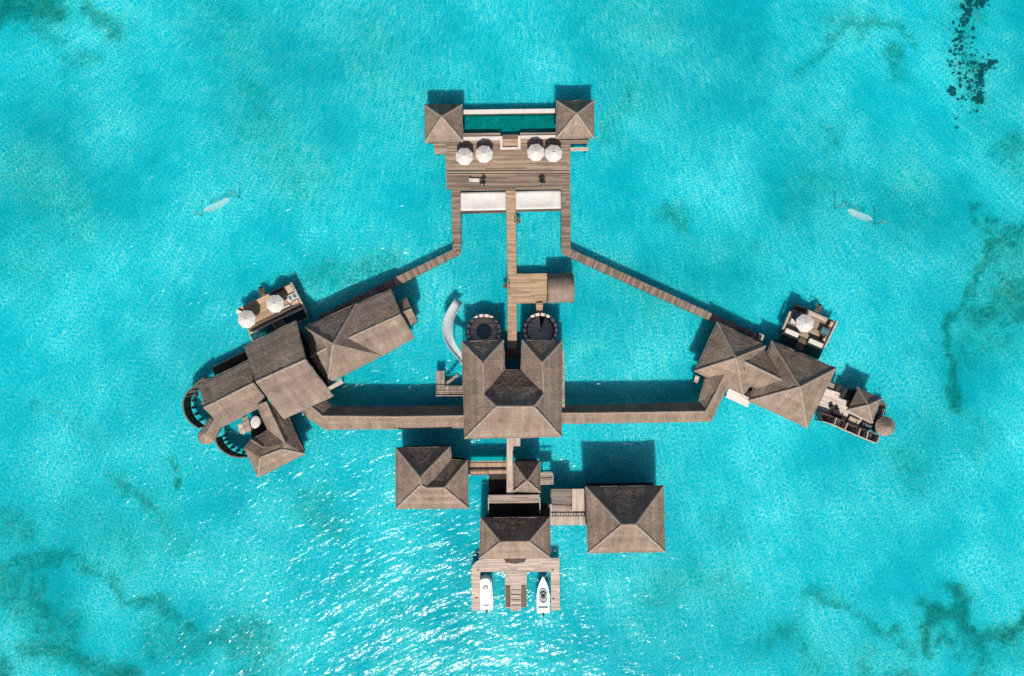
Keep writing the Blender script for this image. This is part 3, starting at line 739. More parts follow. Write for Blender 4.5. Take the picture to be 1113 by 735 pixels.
# ------------------------------------------------------------------ roofed corridors
def corridor(label, Nn, Rr, Ss, ze, zr, name='covered_walkway'):
    V = {}; n = len(Nn)
    for i in range(n):
        V['n%d' % i] = (*Nn[i], ze); V['r%d' % i] = (*Rr[i], zr); V['s%d' % i] = (*Ss[i], ze)
    faces = []
    for i in range(n - 1):
        faces += [f'n{i} n{i+1} r{i+1} r{i}', f'r{i} r{i+1} s{i+1} s{i}']
    c = W(*Rr[n // 2]); t = thing(name, label, 'walkway', (c.x, c.y, 0))
    roof(t, V, faces, [(f'r{i}', f'r{i+1}') for i in range(n - 1)], capr=.2)
    for i in range(n - 1):
        q = [Nn[i], Nn[i+1], Ss[i+1], Ss[i]]; P = PX(q, ze)
        cc = sum(P, Vector()) / 4
        Q = [P[0].lerp(P[3], .15), P[1].lerp(P[2], .15), P[2].lerp(P[1], .15), P[3].lerp(P[0], .15)]
        MB().prism(Q, .75, .95).build('walkway_floor', DECKG, t)
        for a, b in ((Q[0], Q[1]), (Q[3], Q[2])):
            m = max(1, int((b - a).length / 3))
            for k in range(m):
                p = a.lerp(b, (k + .5) / m); MB().tube([(p.x, p.y, BED - .2), (p.x, p.y, ze + .2)], .09, 6).build('post', POST, t, 40)
    return t
corridor('long thatch roofed walkway curving from the hall to the western villa', [(342, 424), (352, 434.4), (363, 442.6), (430, 442.6), (505, 441.6)],
         [(328, 430), (337, 441), (350, 452.4), (430, 453.2), (506, 452)], [(322, 438), (334, 453.5), (353, 466.6), (430, 466), (506, 464.5)], 3.0, 4.6)
corridor('straight thatch roofed walkway turning up at its end from the hall to the eastern villa', [(608, 441.4), (690, 439.6), (759.6, 437.6), (766.5, 412), (771, 402)],
         [(608, 449.4), (690, 448.6), (767.2, 447.4), (778.4, 426.5), (789.4, 403.6)], [(608, 460.2), (690, 459.2), (772.6, 458), (785.4, 431), (798, 410)], 3.0, 4.5)

# ------------------------------------------------------------------ south cluster
V = dict(TL=(430.4, 487.2, 6.2), TR=(488.7, 486, 6.2), IC=(490.3, 500, 6.2), C2=(507.8, 501, 6.2), BR=(508.6, 552.4, 6.2), BL=(430.7, 552.9, 6.2),
         P1=(456.7, 518.8, 10.2), P2=(457.4, 527.2, 10.2), R3=(463.5, 530.6, 9.7), R4=(482.6, 530.3, 9.7))
house('guest_house', 'two storey guest house with a stepped hip roof left of the central stair house', 'building', [(V[k][0], V[k][1]) for k in 'TL TR IC C2 BR BL'.split()], 6.2, V,
      ['TL BL P2 P1', 'TL P1 TR', 'P1 P2 R3 IC TR', 'IC R3 R4 C2', 'C2 R4 BR', 'BL BR R4 R3 P2'],
      [('TL', 'P1'), ('TR', 'P1'), ('P1', 'P2'), ('P2', 'BL'), ('P2', 'R3'), ('R3', 'R4'), ('R4', 'C2'), ('R4', 'BR')])
V = dict(TL=(637.1, 529.4, 6.2), TR=(720.8, 528.4, 6.2), BR=(722.6, 599.8, 6.2), BL=(639.6, 600.8, 6.2), R1=(675.9, 570.6, 11.2), R2=(690.6, 570.2, 11.2))
house('guest_house', 'large square guest house with a plain hip roof right of the dock', 'building', [(V[k][0], V[k][1]) for k in 'TL TR BR BL'.split()], 6.2, V,
      ['TL R1 R2 TR', 'TR R2 BR', 'BR R2 R1 BL', 'BL R1 TL'], [('TL', 'R1'), ('TR', 'R2'), ('BR', 'R2'), ('BL', 'R1'), ('R1', 'R2')])
V = dict(TL=(523, 563.3, 4.8), TR=(597.3, 562.4, 4.8), BR=(597.9, 606.6, 4.8), BL=(521.2, 607, 4.8), R1=(544.2, 589.3, 7.9), R2=(575.2, 588.6, 7.9))
house('dock_house', 'arrival house with a wide hip roof at the head of the boat dock', 'building', [(V[k][0], V[k][1]) for k in 'TL TR BR BL'.split()], 4.8, V,
      ['TL R1 R2 TR', 'TR R2 BR', 'BR R2 R1 BL', 'BL R1 TL'], [('TL', 'R1'), ('TR', 'R2'), ('BR', 'R2'), ('BL', 'R1'), ('R1', 'R2')])
V = dict(a=(558.3, 502.1, 4.6), b=(586.4, 502.1, 4.6), c=(587.1, 535, 4.6), d=(558.3, 534.3, 4.6), o=(572.9, 522.7, 7.5))
house('stair_house', 'small pyramid roofed stair house between the hall and the dock house', 'building', [(558.3, 502.1), (586.4, 502.1), (587.1, 535), (558.3, 534.3)], 4.6, V, ['a o b', 'b o c', 'c o d', 'd o a'], [('a', 'o'), ('b', 'o'), ('c', 'o'), ('d', 'o')], d=.6)
deck('entrance_bridge', 'pale upper bridge running from the hall down past the stair house', 'walkway', [(550.8, 473.4), (565.6, 473.2), (565.4, 485), (558, 485.2), (558, 538), (550.6, 538)], 3.0, PALE, R(90))
t = deck('upper_terrace', 'narrow brown plank terrace above the black gap behind the dock house', 'terrace', [(530.4, 538.2), (586.6, 537.8), (587, 546.6), (530.4, 547.2)], 3.4, DECKG, 0)
MB().prism(PX([(531.4, 539.4), (585.8, 539), (586, 543), (531.4, 543.2)], 3.35), .9, 3.1).build('wall', DARKW, t)
for x0, y0 in ((530.9, 548), (586.8, 547)):
    MB().bar(W(x0, 540.5, 3.55), W(x0, 558, 3.55), .14, .3).build('side_rail', PALEW, t)
t = deck('footbridge', 'short tan footbridge with dark rails joining the left guest house', 'walkway', [(507, 501.4), (550.6, 501), (550.6, 515.2), (507, 515.6)], 2.0, TAN, R(90))
railing(t, [(508, 502), (550, 501.6)], 2.0, 1.0, 1.8, METAL); railing(t, [(508, 510.6), (550, 510.2)], 2.0, .3, 2.5, METAL, w=.12)
railing(t, [(508, 515.2), (531, 515)], 2.0, 1.0, 1.8, POST)
deck('shade_fill_deck', 'black deck filling in the shade between the footbridge and the plank terrace', 'deck', [(531.2, 516), (550.4, 515.8), (550.4, 537.6), (531, 537.8)], 1.0, DARKW, 0)  # dark boards paint in the shade north of the plank terrace
deck('shade_fill_deck', 'black deck filling in the shade in the gap behind the dock house roof', 'deck', [(531, 547.5), (598, 546.8), (598, 566), (528, 566.4)], .95, DARKW, 0)  # dark boards paint in the shadow cast by the dock house roof
t = deck('side_balcony', 'tiny railed balcony on the right side of the stair house', 'balcony', [(586.8, 513.5), (601, 513.2), (601.2, 525.2), (586.8, 525.6)], 2.6, DECKG, 0)
railing(t, [(587.2, 514), (600.6, 513.8), (600.8, 524.8), (587.2, 525.2)], 2.6, 1.0, 1.5, PALEW)
MB().bar(W(588, 512, 3), W(600, 511.6, 3), .2, .2).build('beam', DARKW, t)
t = deck('courtyard_deck', 'pale slatted deck between the dock house and the large square guest house', 'deck', [(598.6, 531.8), (637.2, 531.4), (637.8, 570.8), (598.2, 571)], 2.0, PALE, R(90))
mb = MB()
for k in range(9):
    y = 532.4 + k * 1.75; mb.bar(W(599.4, y, 3.6), W(621.2, y - .1, 3.6), .24, .06)
mb.build('slatted_canopy', m_planks('canopy_slats', (.235, .19, .16), .2, .4, .4, .3), t)
for x, y in ((599.8, 532.6), (620.8, 532.4), (599.8, 547), (620.8, 546.6)):
    p = W(x, y, 3.5); MB().tube([(p.x, p.y, 2), (p.x, p.y, 3.56)], .07, 6).build('canopy_post', POST, t)
for y0, y1 in ((549.3, 556.6), (561.4, 568.6)):
    mb = MB()
    for k in range(13):
        x = 601 + k * 2.85 if y0 > 555 else 601 + k * 1.65
        mb.bar(W(x, y0, 2.5), W(x, y1, 2.5), .16, .10)
    mb.build('slat_screen', PALEW if y0 > 555 else DECKG, t)
MB().bar(W(599, 548.2, 2.6), W(621, 549.8, 2.6), .13, .3).build('handrail', METAL, t)
MB().bar(W(599, 561.0, 2.55), W(637, 560.8, 2.55), .13, .2).build('handrail', METAL, t)
MB().bar(W(621.5, 532, 2.5), W(621.5, 555, 2.5), .1, .2).build('handrail', DARKW, t)
MB().prism(PX([(595.8, 548.4), (600.2, 548.4), (600.2, 552), (595.8, 552)], 3.0), 1.2, 3.0).build('pillar', PALEW, t)
# boat dock
dock = deck('boat_dock', 'pale E shaped plank dock with two boat slips in front of the arrival house', 'dock',
    [(512.4, 619), (513.6, 614.6), (516.8, 611), (521, 608.6), (526.5, 607.5), (608, 606.4), (608.4, 663.4), (599.2, 664.2), (598.6, 621.6), (572.6, 621.4), (572.3, 660), (566.6, 660.2), (566.4, 664), (555, 664.4), (554.8, 661), (549.2, 661), (548.7, 621.4), (521.8, 621.8), (521.8, 663.6), (512.8, 664)], ZD, PALE, 0)
for x0, x1 in ((549.4, 554.8), (566.6, 572.1)):
    MB().prism(PX([(x0, 637), (x1, 637), (x1, 660), (x0, 660)], ZD + .1), ZD + .004, ZD + .1, R(90)).build('side_bench', MIDW, dock)
for k in range(4):
    y = 641 + k * 5.6; MB().bar(W(555.6, y, ZD + .03), W(566, y, ZD + .03), .1, .05).build('tread_nosing', MIDW, dock)
t = thing('entrance_canopy', 'low dark shingled entrance canopy over the dock in front of the arrival house', 'canopy', tuple(W(560, 610)))
Vc = dict(a=(547.2, 607.2, 2.5), b=(559.6, 606.4, 2.7), c=(572.6, 607, 2.5), d=(569.5, 611.4, 2.1), e=(560, 613, 2.3), f=(550.4, 611.8, 2.1))
roof(t, Vc, ['a b e f', 'b c d e'], [], m_thatch('canopy_shingle', (.095, .07, .06)), .08, False, .02)
for x, y in ((551.4, 611), (568.6, 610.6)):
    p = W(x, y, 2); MB().tube([(p.x, p.y, ZD), (p.x, p.y, 2.1)], .06, 6).build('canopy_post', POST, t)

# ------------------------------------------------------------------ boats
def hull(stations, zd, zk, rub=.06):
    mb = MB(); rows = []
    for y, hw, sheer in stations:
        rows.append([Vector((-hw, y, zd + sheer)), Vector((-hw * .96, y, .25)), Vector((-hw * .55, y, zk * .8)), Vector((0, y, zk)), Vector((hw * .55, y, zk * .8)), Vector((hw * .96, y, .25)), Vector((hw, y, zd + sheer))])
    for a, b in zip(rows, rows[1:]):
        for i in range(6): mb.face([a[i], a[i+1], b[i+1], b[i]])
        mb.face([a[6], a[0], b[0], b[6]])
    mb.face(rows[0]); mb.face(rows[-1])
    return mb
def outboard(t, y, z=.55):
    o = MB().prism([(-.17, y - .5), (.17, y - .5), (.2, y - .1), (-.2, y - .1)], z, z + .5).build('outboard_motor', METAL, None, bevel=.05); o.parent = t
    o = MB().prism([(-.05, y - .4), (.05, y - .4), (.05, y - .15), (-.05, y - .15)], -.6, z).build('motor_leg', METAL, None); o.parent = t
p = W(528.4, 644, .6); t = thing('motor_boat', 'blunt bowed white motor boat with a full hardtop in the left slip', 'boat', (p.x, p.y, 0)); t.rotation_euler.z = R(2.2)
st = [(-3.0, 1.08, 0), (-1, 1.13, .02), (1, 1.10, .06), (2.2, .98, .12), (2.75, .75, .16), (3.0, .42, .18)]
o = hull(st, .75, -.3).build('hull', GRP, None, 45); o.parent = t
o = MB().prism([(-.92, -2.2), (.92, -2.2), (.9, 2.0), (.7, 2.62), (.4, 2.86), (-.4, 2.86), (-.7, 2.62), (-.9, 2.0)], 1.72, 1.86).build('hardtop', GRP, None, bevel=.05); o.parent = t
ht = o
o = MB().lathe((0, 1.25, 0), [(.30, 1.865), (.42, 1.865), (.42, 1.91), (.30, 1.91), (.30, 1.865)], 20, R(-40), R(230)).build('hatch_rim', METAL, None); o.parent = ht
o = MB().lathe((0, 1.25, 0), [(.01, 1.90), (.18, 1.89), (.26, 1.863)], 14).build('radome', CUSHL, None, 50); o.parent = ht
for yy, hw in ((-1.75, .45), (-2.3, .85)):
    o = MB().bar((-hw, yy, .80 if yy < -2.2 else 1.88), (hw, yy, .80 if yy < -2.2 else 1.88), .13, .06).build('grab_rail', METAL, None); o.parent = t
for sx in (-.8, .8):
    for yy in (-1.9, 1.6):
        o = MB().tube([(sx, yy, .75), (sx, yy, 1.74)], .04, 6).build('hardtop_post', METAL, None); o.parent = t
outboard(t, -3.0)
p = W(590.3, 646.5, .6); t = thing('speed_boat', 'white speedboat with a pointed bow and open grey cockpit in the right slip', 'boat', (p.x, p.y, 0)); t.rotation_euler.z = R(.6)
st = [(-3.15, 1.08, 0), (-1.5, 1.14, 0), (0, 1.12, .03), (1.2, .93, .08), (2.1, .62, .14), (2.8, .27, .2), (3.2, .04, .24)]
o = hull(st, .75, -.35).build('hull', GRP, None, 45); o.parent = t
cp = MB().prism([(.72 * math.cos(a), -.15 + 1.1 * math.sin(a)) for a in (6.28319 * i / 20 for i in range(20))], .78, .84).build('cockpit_floor', m_plain('cockpit_grey', (.46, .46, .44), .6, .4, 5), None); cp.parent = t
o = MB(); 
for i in range(20):
    a, b_ = 6.28319 * i / 20, 6.28319 * (i + 1) / 20
    o.bar((.8 * math.cos(a), -.15 + 1.18 * math.sin(a), .9), (.8 * math.cos(b_), -.15 + 1.18 * math.sin(b_), .9), .13, .26)
o = o.build('coaming', GRP, None); o.parent = t
o = MB().prism([(-.36, -.5), (.36, -.5), (.36, 0), (-.36, 0)], .84, 1.15).build('helm_seat', m_plain('seat_brown', (.10, .06, .045), .6), None, bevel=.06); o.parent = t
o = MB()
for i in range(3, 17):
    a, b_ = math.pi * i / 20, math.pi * (i + 1) / 20
    o.face([(.72 * math.cos(a), -.05 + .9 * math.sin(a), .84), (.72 * math.cos(b_), -.05 + .9 * math.sin(b_), .84), (.62 * math.cos(b_), -.15 + .75 * math.sin(b_), 1.35), (.62 * math.cos(a), -.15 + .75 * math.sin(a), 1.35)])
o = o.build('windscreen', GLASS, None); o.parent = t; sm = o.modifiers.new('t', 'SOLIDIFY'); sm.thickness = .02
o = MB().prism([(-.85, -2.75), (.85, -2.75), (.85, -2.1), (-.85, -2.1)], .76, 1.0).build('stern_bench', GRP, None, bevel=.06); o.parent = t
outboard(t, -3.15)

def moor(boat, ropes, fenders):
    for (x0, y0), (x1, y1) in ropes:
        a, b = W(x0, y0, .85), W(x1, y1, ZD + .04); n = 8
        pts = [a.lerp(b, i / n) - Vector((0, 0, .25 * math.sin(math.pi * i / n))) for i in range(n + 1)]
        o = MB().tube(pts, .035, 5).build('mooring_rope', CUSHL, None); o.parent = boat; o.matrix_parent_inverse = boat.matrix_basis.inverted()
        o = MB().bar(b - Vector((.18, 0, -.04)), b + Vector((.18, 0, .04)), .09, .1).build('cleat', METAL, None); o.parent = boat; o.matrix_parent_inverse = boat.matrix_basis.inverted()
    for x, y in fenders:
        p = W(x, y, .45); o = MB().lathe(p, [(.01, .3), (.1, .24), (.12, 0), (.1, -.24), (.01, -.3)], 10).build('fender', CUSHD, None, 50); o.parent = boat; o.matrix_parent_inverse = boat.matrix_basis.inverted()
boats = {o.name: o for o in COL.objects if o.name in ('motor_boat', 'speed_boat')}
moor(boats['motor_boat'], [((523, 629), (519.5, 620)), ((522.5, 658), (518, 650))], [(521.8, 636), (522.4, 650)])
moor(boats['speed_boat'], [((591, 629), (600.5, 620)), ((596.8, 660), (601.5, 651))], [(597.8, 640), (598, 654)])

# ------------------------------------------------------------------ western villa
V = dict(a=(217.6, 417.8, 3.3), b=(270.6, 391.2, 3.3), c=(291.6, 437.6, 3.3), d=(240.6, 463.7, 3.3), r0=(221.6, 443.3, 6.0), r1=(275.8, 416.3, 6.0))
house('villa_west_room', 'long gabled thatch roof at the lower left end of the western villa', 'building', [(217.6, 417.8), (272, 390.6), (292.5, 438), (240.6, 463.7)], 3.3, V, ['a b r1 r0', 'r0 r1 c d'], [('r0', 'r1')], eave=True, mat=THATCH2, piles=True, d=1.2)
V = dict(a=(266, 376.6, 4.6), b=(321.4, 348.7, 4.6), c=(361.8, 430.4, 4.6), d=(308.4, 455.2, 4.6), r0=(278.4, 415, 9.0), r1=(331.9, 390.8, 9.0))
house('villa_main_room', 'tall gabled thatch roof in the middle of the western villa', 'building', [(264.7, 377), (321.4, 348.7), (361.8, 430.4), (306.5, 456)], 4.6, V, ['a b r1 r0', 'r0 r1 c d'], [('r0', 'r1')], eave=True, mat=THATCH2, d=1.3)
ze = 3.8
V = dict(n1=(330.7, 355.6, ze), n2=(387, 330.4, ze), n3=(424.8, 314.7, ze), g0=(435.4, 341.8, ze + 2.7), s0=(449.7, 367.3, ze), s1=(415, 386.4, ze), s2=(356.5, 415.9, ze), w1=(337.9, 388, ze + .9), w0=(336.5, 371, ze - .1), q=(355.2, 377.8, ze + 2.6), ap=(362, 373.7, ze + 4.7), g1=(378.3, 367.6, ze + 2.6))
house('villa_east_room', 'wide pyramid and gable thatch roof at the right end of the western villa', 'building', [(330.7, 355.6), (387, 330.4), (424.8, 314.7), (449.7, 367.3), (415, 386.4), (356.5, 415.9), (337.9, 388)], ze, V,
      ['n1 n2 ap', 'n2 n3 g0 g1', 'n2 g1 ap', 'g0 s0 s1 g1', 'ap g1 s1', 'ap s1 s2', 'ap s2 w1 q', 'ap q w0 n1', 'q w1 w0'],
      [('ap', 'n1'), ('ap', 'n2'), ('ap', 's2'), ('g0', 'g1'), ('q', 'w1')], eave=True, mat=THATCH2, sink=.3)
V = dict(a=(432.7, 327.5, 3.6), b=(442.2, 323, 3.6), c=(453.7, 348.8, 3.6), d=(445.3, 355, 3.6), r0=(436, 340.7, 5.2), r1=(447.6, 335.6, 5.2))
house('annexe', 'tiny gabled annexe at the right tip of the western villa', 'building', [(432.7, 327.5), (442.2, 323), (453.7, 348.8), (445.3, 355)], 3.6, V, ['a b r1 r0', 'r0 r1 c d'], [('r0', 'r1')], d=.5, eave=False, mat=THATCH2)
ze = 3.3
V = dict(W=(265.5, 487.3, ze), S=(280.8, 518.2, ze), E=(331, 493.1, ze), N=(309.5, 445, ze), L=(289, 437, ze + 2.3), K=(309.6, 482, ze + 2.5), Rr=(306.6, 488.2, ze + 2.7), Rl=(282.7, 497.4, ze + 2.7), d2=(291.4, 467.6, ze), d1=(273.5, 478, ze), d3=(287.6, 487, ze + 2.1), l2=(279, 440.6, ze + .3))
house('villa_bath_pavilion', 'hip roofed bath pavilion below the western villa with a small dormer', 'building', [(265.5, 487.3), (280.8, 518.2), (331, 493.1), (312.7, 452.6), (293, 444.6), (284, 450), (291.4, 467.6), (273.5, 478)], ze, V,
      ['S E Rr Rl', 'W S Rl', 'd1 d3 Rl W', 'd1 d2 d3', 'd2 K Rr Rl d3', 'E N L K Rr', 'L l2 d2 K'],
      [('Rl', 'S'), ('Rl', 'Rr'), ('Rr', 'E'), ('L', 'K'), ('d3', 'd1'), ('d3', 'd2')], d=.8, eave=True)
# hooded link roof with rounded end
V = {'r0': (233.6, 456.4, 4.3), 'r1': (223.4, 472.8, 4.0), 'a0': (228, 452.9, 2.8), 'a1': (215.6, 471.2, 2.8), 'c0': (241, 463.4, 2.8), 'c1': (234.4, 476.4, 2.8), 'e0': (215, 476.4, 2.75), 'e1': (217.4, 481), 'e2': (222.4, 483.4), 'e3': (228.2, 482.6), 'e4': (232.2, 480)}
for k in ('e1', 'e2', 'e3', 'e4'): V[k] = (*V[k], 2.75)
P0 = PX([(228, 452.9), (215.6, 471.2), (215, 476.4), (222.4, 483.4), (232.2, 480), (241, 463.4)], 2.8)
t = thing('hooded_shelter', 'small rounded thatch hood between the two curved privacy walls', 'shelter', tuple(center(P0)))
roof(t, V, ['r0 a0 a1 r1', 'r0 r1 c1 c0', 'r1 a1 e0', 'r1 e0 e1', 'r1 e1 e2', 'r1 e2 e3', 'r1 e3 e4', 'r1 e4 c1'], [('r0', 'r1')], eave=False, capr=.15, th=.2)
MB().prism(inset(P0, .45), .9, 2.75).build('wall', DARKW, t); stilts(t, stilt_spots(P0, .6, 4), .9)

def privacy_wall(label, outer, inner_hint, h, seg):
    """vertical curved fence: panels between posts"""
    P = [W(x, y, h) for x, y in outer]
    pts = []
    for k in range(len(P) - 1):
        p0, p1, p2, p3 = P[max(k - 1, 0)], P[k], P[k + 1], P[min(k + 2, len(P) - 1)]
        for i in range(4):
            u = i / 4; pts.append(.5 * ((2 * p1) + (p2 - p0) * u + (2 * p0 - 5 * p1 + 4 * p2 - p3) * u * u + (3 * p1 - p0 - 3 * p2 + p3) * u ** 3))
    pts.append(P[-1])
    c = center(pts); t = thing('privacy_wall', label, 'wall', (c.x, c.y, 0), 'curved privacy walls')
    panels = MB()
    for a, b in zip(pts, pts[1:]):
        panels.bar((a.x, a.y, h / 2), (b.x, b.y, h / 2), .1, h)
    panels.build('wall_panels', m_planks('wall_panel', (.085, .07, .062), .3, .4, .5, .5) if 'PANEL' not in globals() else PANEL, t)
    top = MB()
    for a, b in zip(pts, pts[1:]): top.bar((a.x, a.y, h + .05), (b.x, b.y, h + .05), .22, .1)
    top.build('wall_cap', POST, t)
    k = 0
    while k < len(pts):
        a = pts[k]; n = pts[min(k + 1, len(pts) - 1)] - pts[max(k - 1, 0)]; n.z = 0; n.normalize(); sd = Vector((n.y, -n.x, 0))
        if (center(inner_hint) - Vector((a.x, a.y, 0))).dot(sd) < 0: sd = -sd
        q = Vector((a.x, a.y, 0)) + sd * .14
        MB().tube([(q.x, q.y, BED - .2), (q.x, q.y, h + .05)], .09, 6).build('wall_post', DARKW, t)
        foot = Vector((a.x, a.y, 0)) + sd * .42
        MB().prism([(foot.x + .24 * math.cos(x), foot.y + .24 * math.sin(x)) for x in (6.283 * i / 10 for i in range(10))], BED, .12).build('footing', POST, t)
        k += seg
    return t
PANEL = m_planks('wall_panel', (.18, .14, .115), .3, .4, .5, .5)
privacy_wall('curved dark privacy wall standing in the water left of the western villa', [(222, 410.6), (212, 419.2), (203, 427.6), (199.4, 436.3), (200.4, 448), (206, 458), (215.4, 465.4)], PX([(228, 440)], 0), 2.7, 3)
privacy_wall('curved dark privacy wall standing in the water below the western villa', [(234.2, 476.7), (236.2, 483.5), (241.6, 489.8), (250, 495), (260, 497.2), (267, 497)], PX([(262, 470)], 0), 2.7, 3)
deck('rear_walk', 'plank walk coloured black for its shade along the upper left side of the western villa', 'walkway', [(230.5, 399.5), (265.6, 382), (272, 391), (234, 408)], 1.0, DARKW, a1)  # villa shade put into the dark board colour
# court between west room and bath pavilion
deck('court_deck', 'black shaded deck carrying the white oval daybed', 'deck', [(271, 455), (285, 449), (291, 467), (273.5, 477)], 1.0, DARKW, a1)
deck('plank_ramp', 'brown plank ramp left of the white oval daybed', 'walkway', [(262.5, 455.2), (268.8, 452.4), (273.2, 467.6), (266.8, 470.6)], 1.9, DECKG, a1, piles=True)
deck('bathing_platform', 'small pale bathing platform beside the plank ramp', 'platform', [(258.4, 462), (262.6, 459.4), (266.6, 469.6), (265.4, 472.6), (260.6, 471)], .8, PALE, a1)
p = W(277.2, 458.8, 1.7); t = thing('daybed', 'white oval daybed in the court of the western villa', 'daybed', (p.x, p.y, 1.0))
o = MB().prism([(1.0 * math.cos(a), 1.25 * math.sin(a)) for a in (6.28319 * i / 20 for i in range(20))], 0, .35).build('base', DARKW, None); o.parent = t
o = MB().lathe((0, 0, 0), [(.01, .72), (.7, .70), (.9, .62), (.95, .5), (.92, .355), (.01, .355)], 24).build('cushion', WHITE, None, 50); o.parent = t; o.scale = (.93, 1.2, 1)
t.rotation_euler.z = R(-12)
t = deck('back_balcony', 'narrow pale balcony between the tall roof and the right roof of the western villa', 'balcony', [(351, 424.6), (370.4, 412.4), (373.6, 416.4), (356.6, 425.6)], 1.4, PALE, a1)
railing(t, [(362.8, 415.6), (371.6, 411.6)], 1.4, .8, 1.0, PALEW)
# western sun deck
aw = plank_angle((257.7, 336.2), (315.8, 307.1))
wd = deck('sun_deck', 'tan plank sun deck with two parasols north of the western villa', 'deck', [(257.7, 336.4), (315.8, 307.3), (329.6, 334), (270.6, 362)], 1.0, TAN, aw)
def lin(q, u, v):  # point on the deck quad: u along the long side, v across
    a, b, c_, d_ = [Vector(x) for x in q]
    return (a * (1 - u) + b * u) * (1 - v) + (d_ * (1 - u) + c_ * u) * v
Q = [(257.7, 336.4), (315.8, 307.3), (329.6, 334), (270.6, 362)]
def sub(q, u0, u1, v0, v1): return [tuple(lin(q, u, v)) for u, v in ((u0, v0), (u1, v0), (u1, v1), (u0, v1))]
MB().prism(PX(sub(Q, .02, .98, .80, .97), 1.32), 1.004, 1.30, aw).build('raised_step', MIDW, wd)
MB().prism(PX(sub(Q, .0, 1, .985, 1.04), 1.5), .9, 1.5, aw).build('back_curb', PALEW, wd)
MB().prism(PX(sub(Q, .99, 1.02, 0, 1.2), 1.3), .8, 1.3, aw).build('side_curb', PALEW, wd)
MB().prism(PX(sub(Q, .02, .32, -.02, .015), 1.2), .8, 1.2, aw).build('front_curb', PALEW, wd)
for lab, u0, u1 in (('dark water net at the left rear of the western sun deck', .0, .42), ('dark water net at the right rear of the western sun deck', .60, 1.0)):
    q = sub(Q, u0, u1, 1.06, 1.42); P = PX(q, .75); c = center(P); t = thing('hammock_net', lab, 'net', (c.x, c.y, 0), 'dark water nets')
    MB().prism(P, .72, .75).build('netting', NETD, t)
    mb = MB()
    for k in range(4): mb.bar(P[k] + Vector((0, 0, .04)), P[(k + 1) % 4] + Vector((0, 0, .04)), .13, .16)
    mb.build('net_frame', PALEW, t)
    stilts(t, [(p.x, p.y) for p in P], .7, .1)
t = deck('deck_stair', 'dark wooden stair between the two water nets of the western sun deck', 'stairs', sub(Q, .44, .58, 1.05, 1.4), .9, MIDW, aw)
def boxthing(name, label, cat, quad, z0, z1, mat, part='cushion', frame=None, group=None, bevel=.06, back=None):
    P = PX(quad, z1); c = center(P); t = thing(name, label, cat, (c.x, c.y, z0), group)
    fr = MB().prism(P, z0, z0 + (z1 - z0) * .5).build('frame', frame or POST, t)
    MB().prism(inset(P, .06), z0 + (z1 - z0) * .5 + .003, z1).build(part, mat, t, bevel=bevel)
    if back:
        a, b = P[back[0]], P[back[1]]; cc = c + Vector((0, 0, 0))
        n = (Vector((c.x, c.y, 0)) - Vector(((a.x + b.x) / 2, (a.y + b.y) / 2, 0))).normalized() * .12
        MB().bar(Vector((a.x, a.y, z1 + .2)) + n, Vector((b.x, b.y, z1 + .2)) + n, .18, .55).build('backrest', frame or POST, t, bevel=.03)
    return t
boxthing('daybed', 'square sand coloured daybed in the top corner of the western sun deck', 'daybed', sub(Q, .87, 1, .02, .33), 1.0, 1.5, CUSH)
boxthing('armchair', 'sand coloured armchair below the tub on the western sun deck', 'armchair', sub(Q, .86, .99, .62, .79), 1.0, 1.45, CUSH)
c = center(PX(sub(Q, .84, 1, .42, .58), 1.4)); t = thing('plunge_tub', 'pale framed twin plunge tub with dark water on the western sun deck', 'tub', (c.x, c.y, 1.0))
MB().prism(PX(sub(Q, .82, 1, .38, .60), 1.45), 1.0, 1.40).build('tub_body', STONE, t)
for u in (.85, .93): MB().prism(PX(sub(Q, u, u + .055, .41, .57), 1.46), 1.30, 1.43).build('basin', GLASS, t)
boxthing('bench', 'low dark bench along the top edge of the western sun deck', 'bench', sub(Q, .58, .84, .01, .10), 1.0, 1.35, CUSHD, frame=DARKW)
boxthing('low_table', 'slim pale low table in front of the right parasol on the western sun deck', 'table', sub(Q, .70, .82, .66, .74), 1.0, 1.3, CUSHL)
def sea_steps(label, x0, y0, x1, y1, z=1.0):
    a = W(x0, y0, z); b = W(x1, y1, 0); d = Vector((b.x - a.x, b.y - a.y, 0)); sd = Vector((-d.y, d.x, 0)).normalized() * .45
    t = thing('sea_steps', label, 'stairs', (a.x, a.y, 0))
    for k in range(5):
        p = Vector((a.x, a.y, 0)) + d * (k / 4); zz = z - .12 - k * .24
        MB().bar(p - sd + Vector((0, 0, zz)), p + sd + Vector((0, 0, zz)), .34, .07).build('step', POST, t)
    for s_ in (-1, 1):
        MB().bar(Vector((a.x, a.y, z + .9)) + sd * s_, Vector((b.x, b.y, .1)) + sd * s_, .08, .08).build('handrail', PALEW, t)
        MB().tube([Vector((a.x, a.y, z - .2)) + sd * s_, Vector((a.x, a.y, z + .95)) + sd * s_], .06, 6).build('rail_post', POST, t)
sea_steps('wooden steps into the sea from the western sun deck', 285.6, 320.6, 283.6, 312.4)
sea_steps('wooden steps into the sea from the eastern sun deck', 888.4, 338.6, 891, 331)
lounger('sun lounger half hidden under the left parasol of the western sun deck', 264, 341, 1.0, 62, CUSHL)

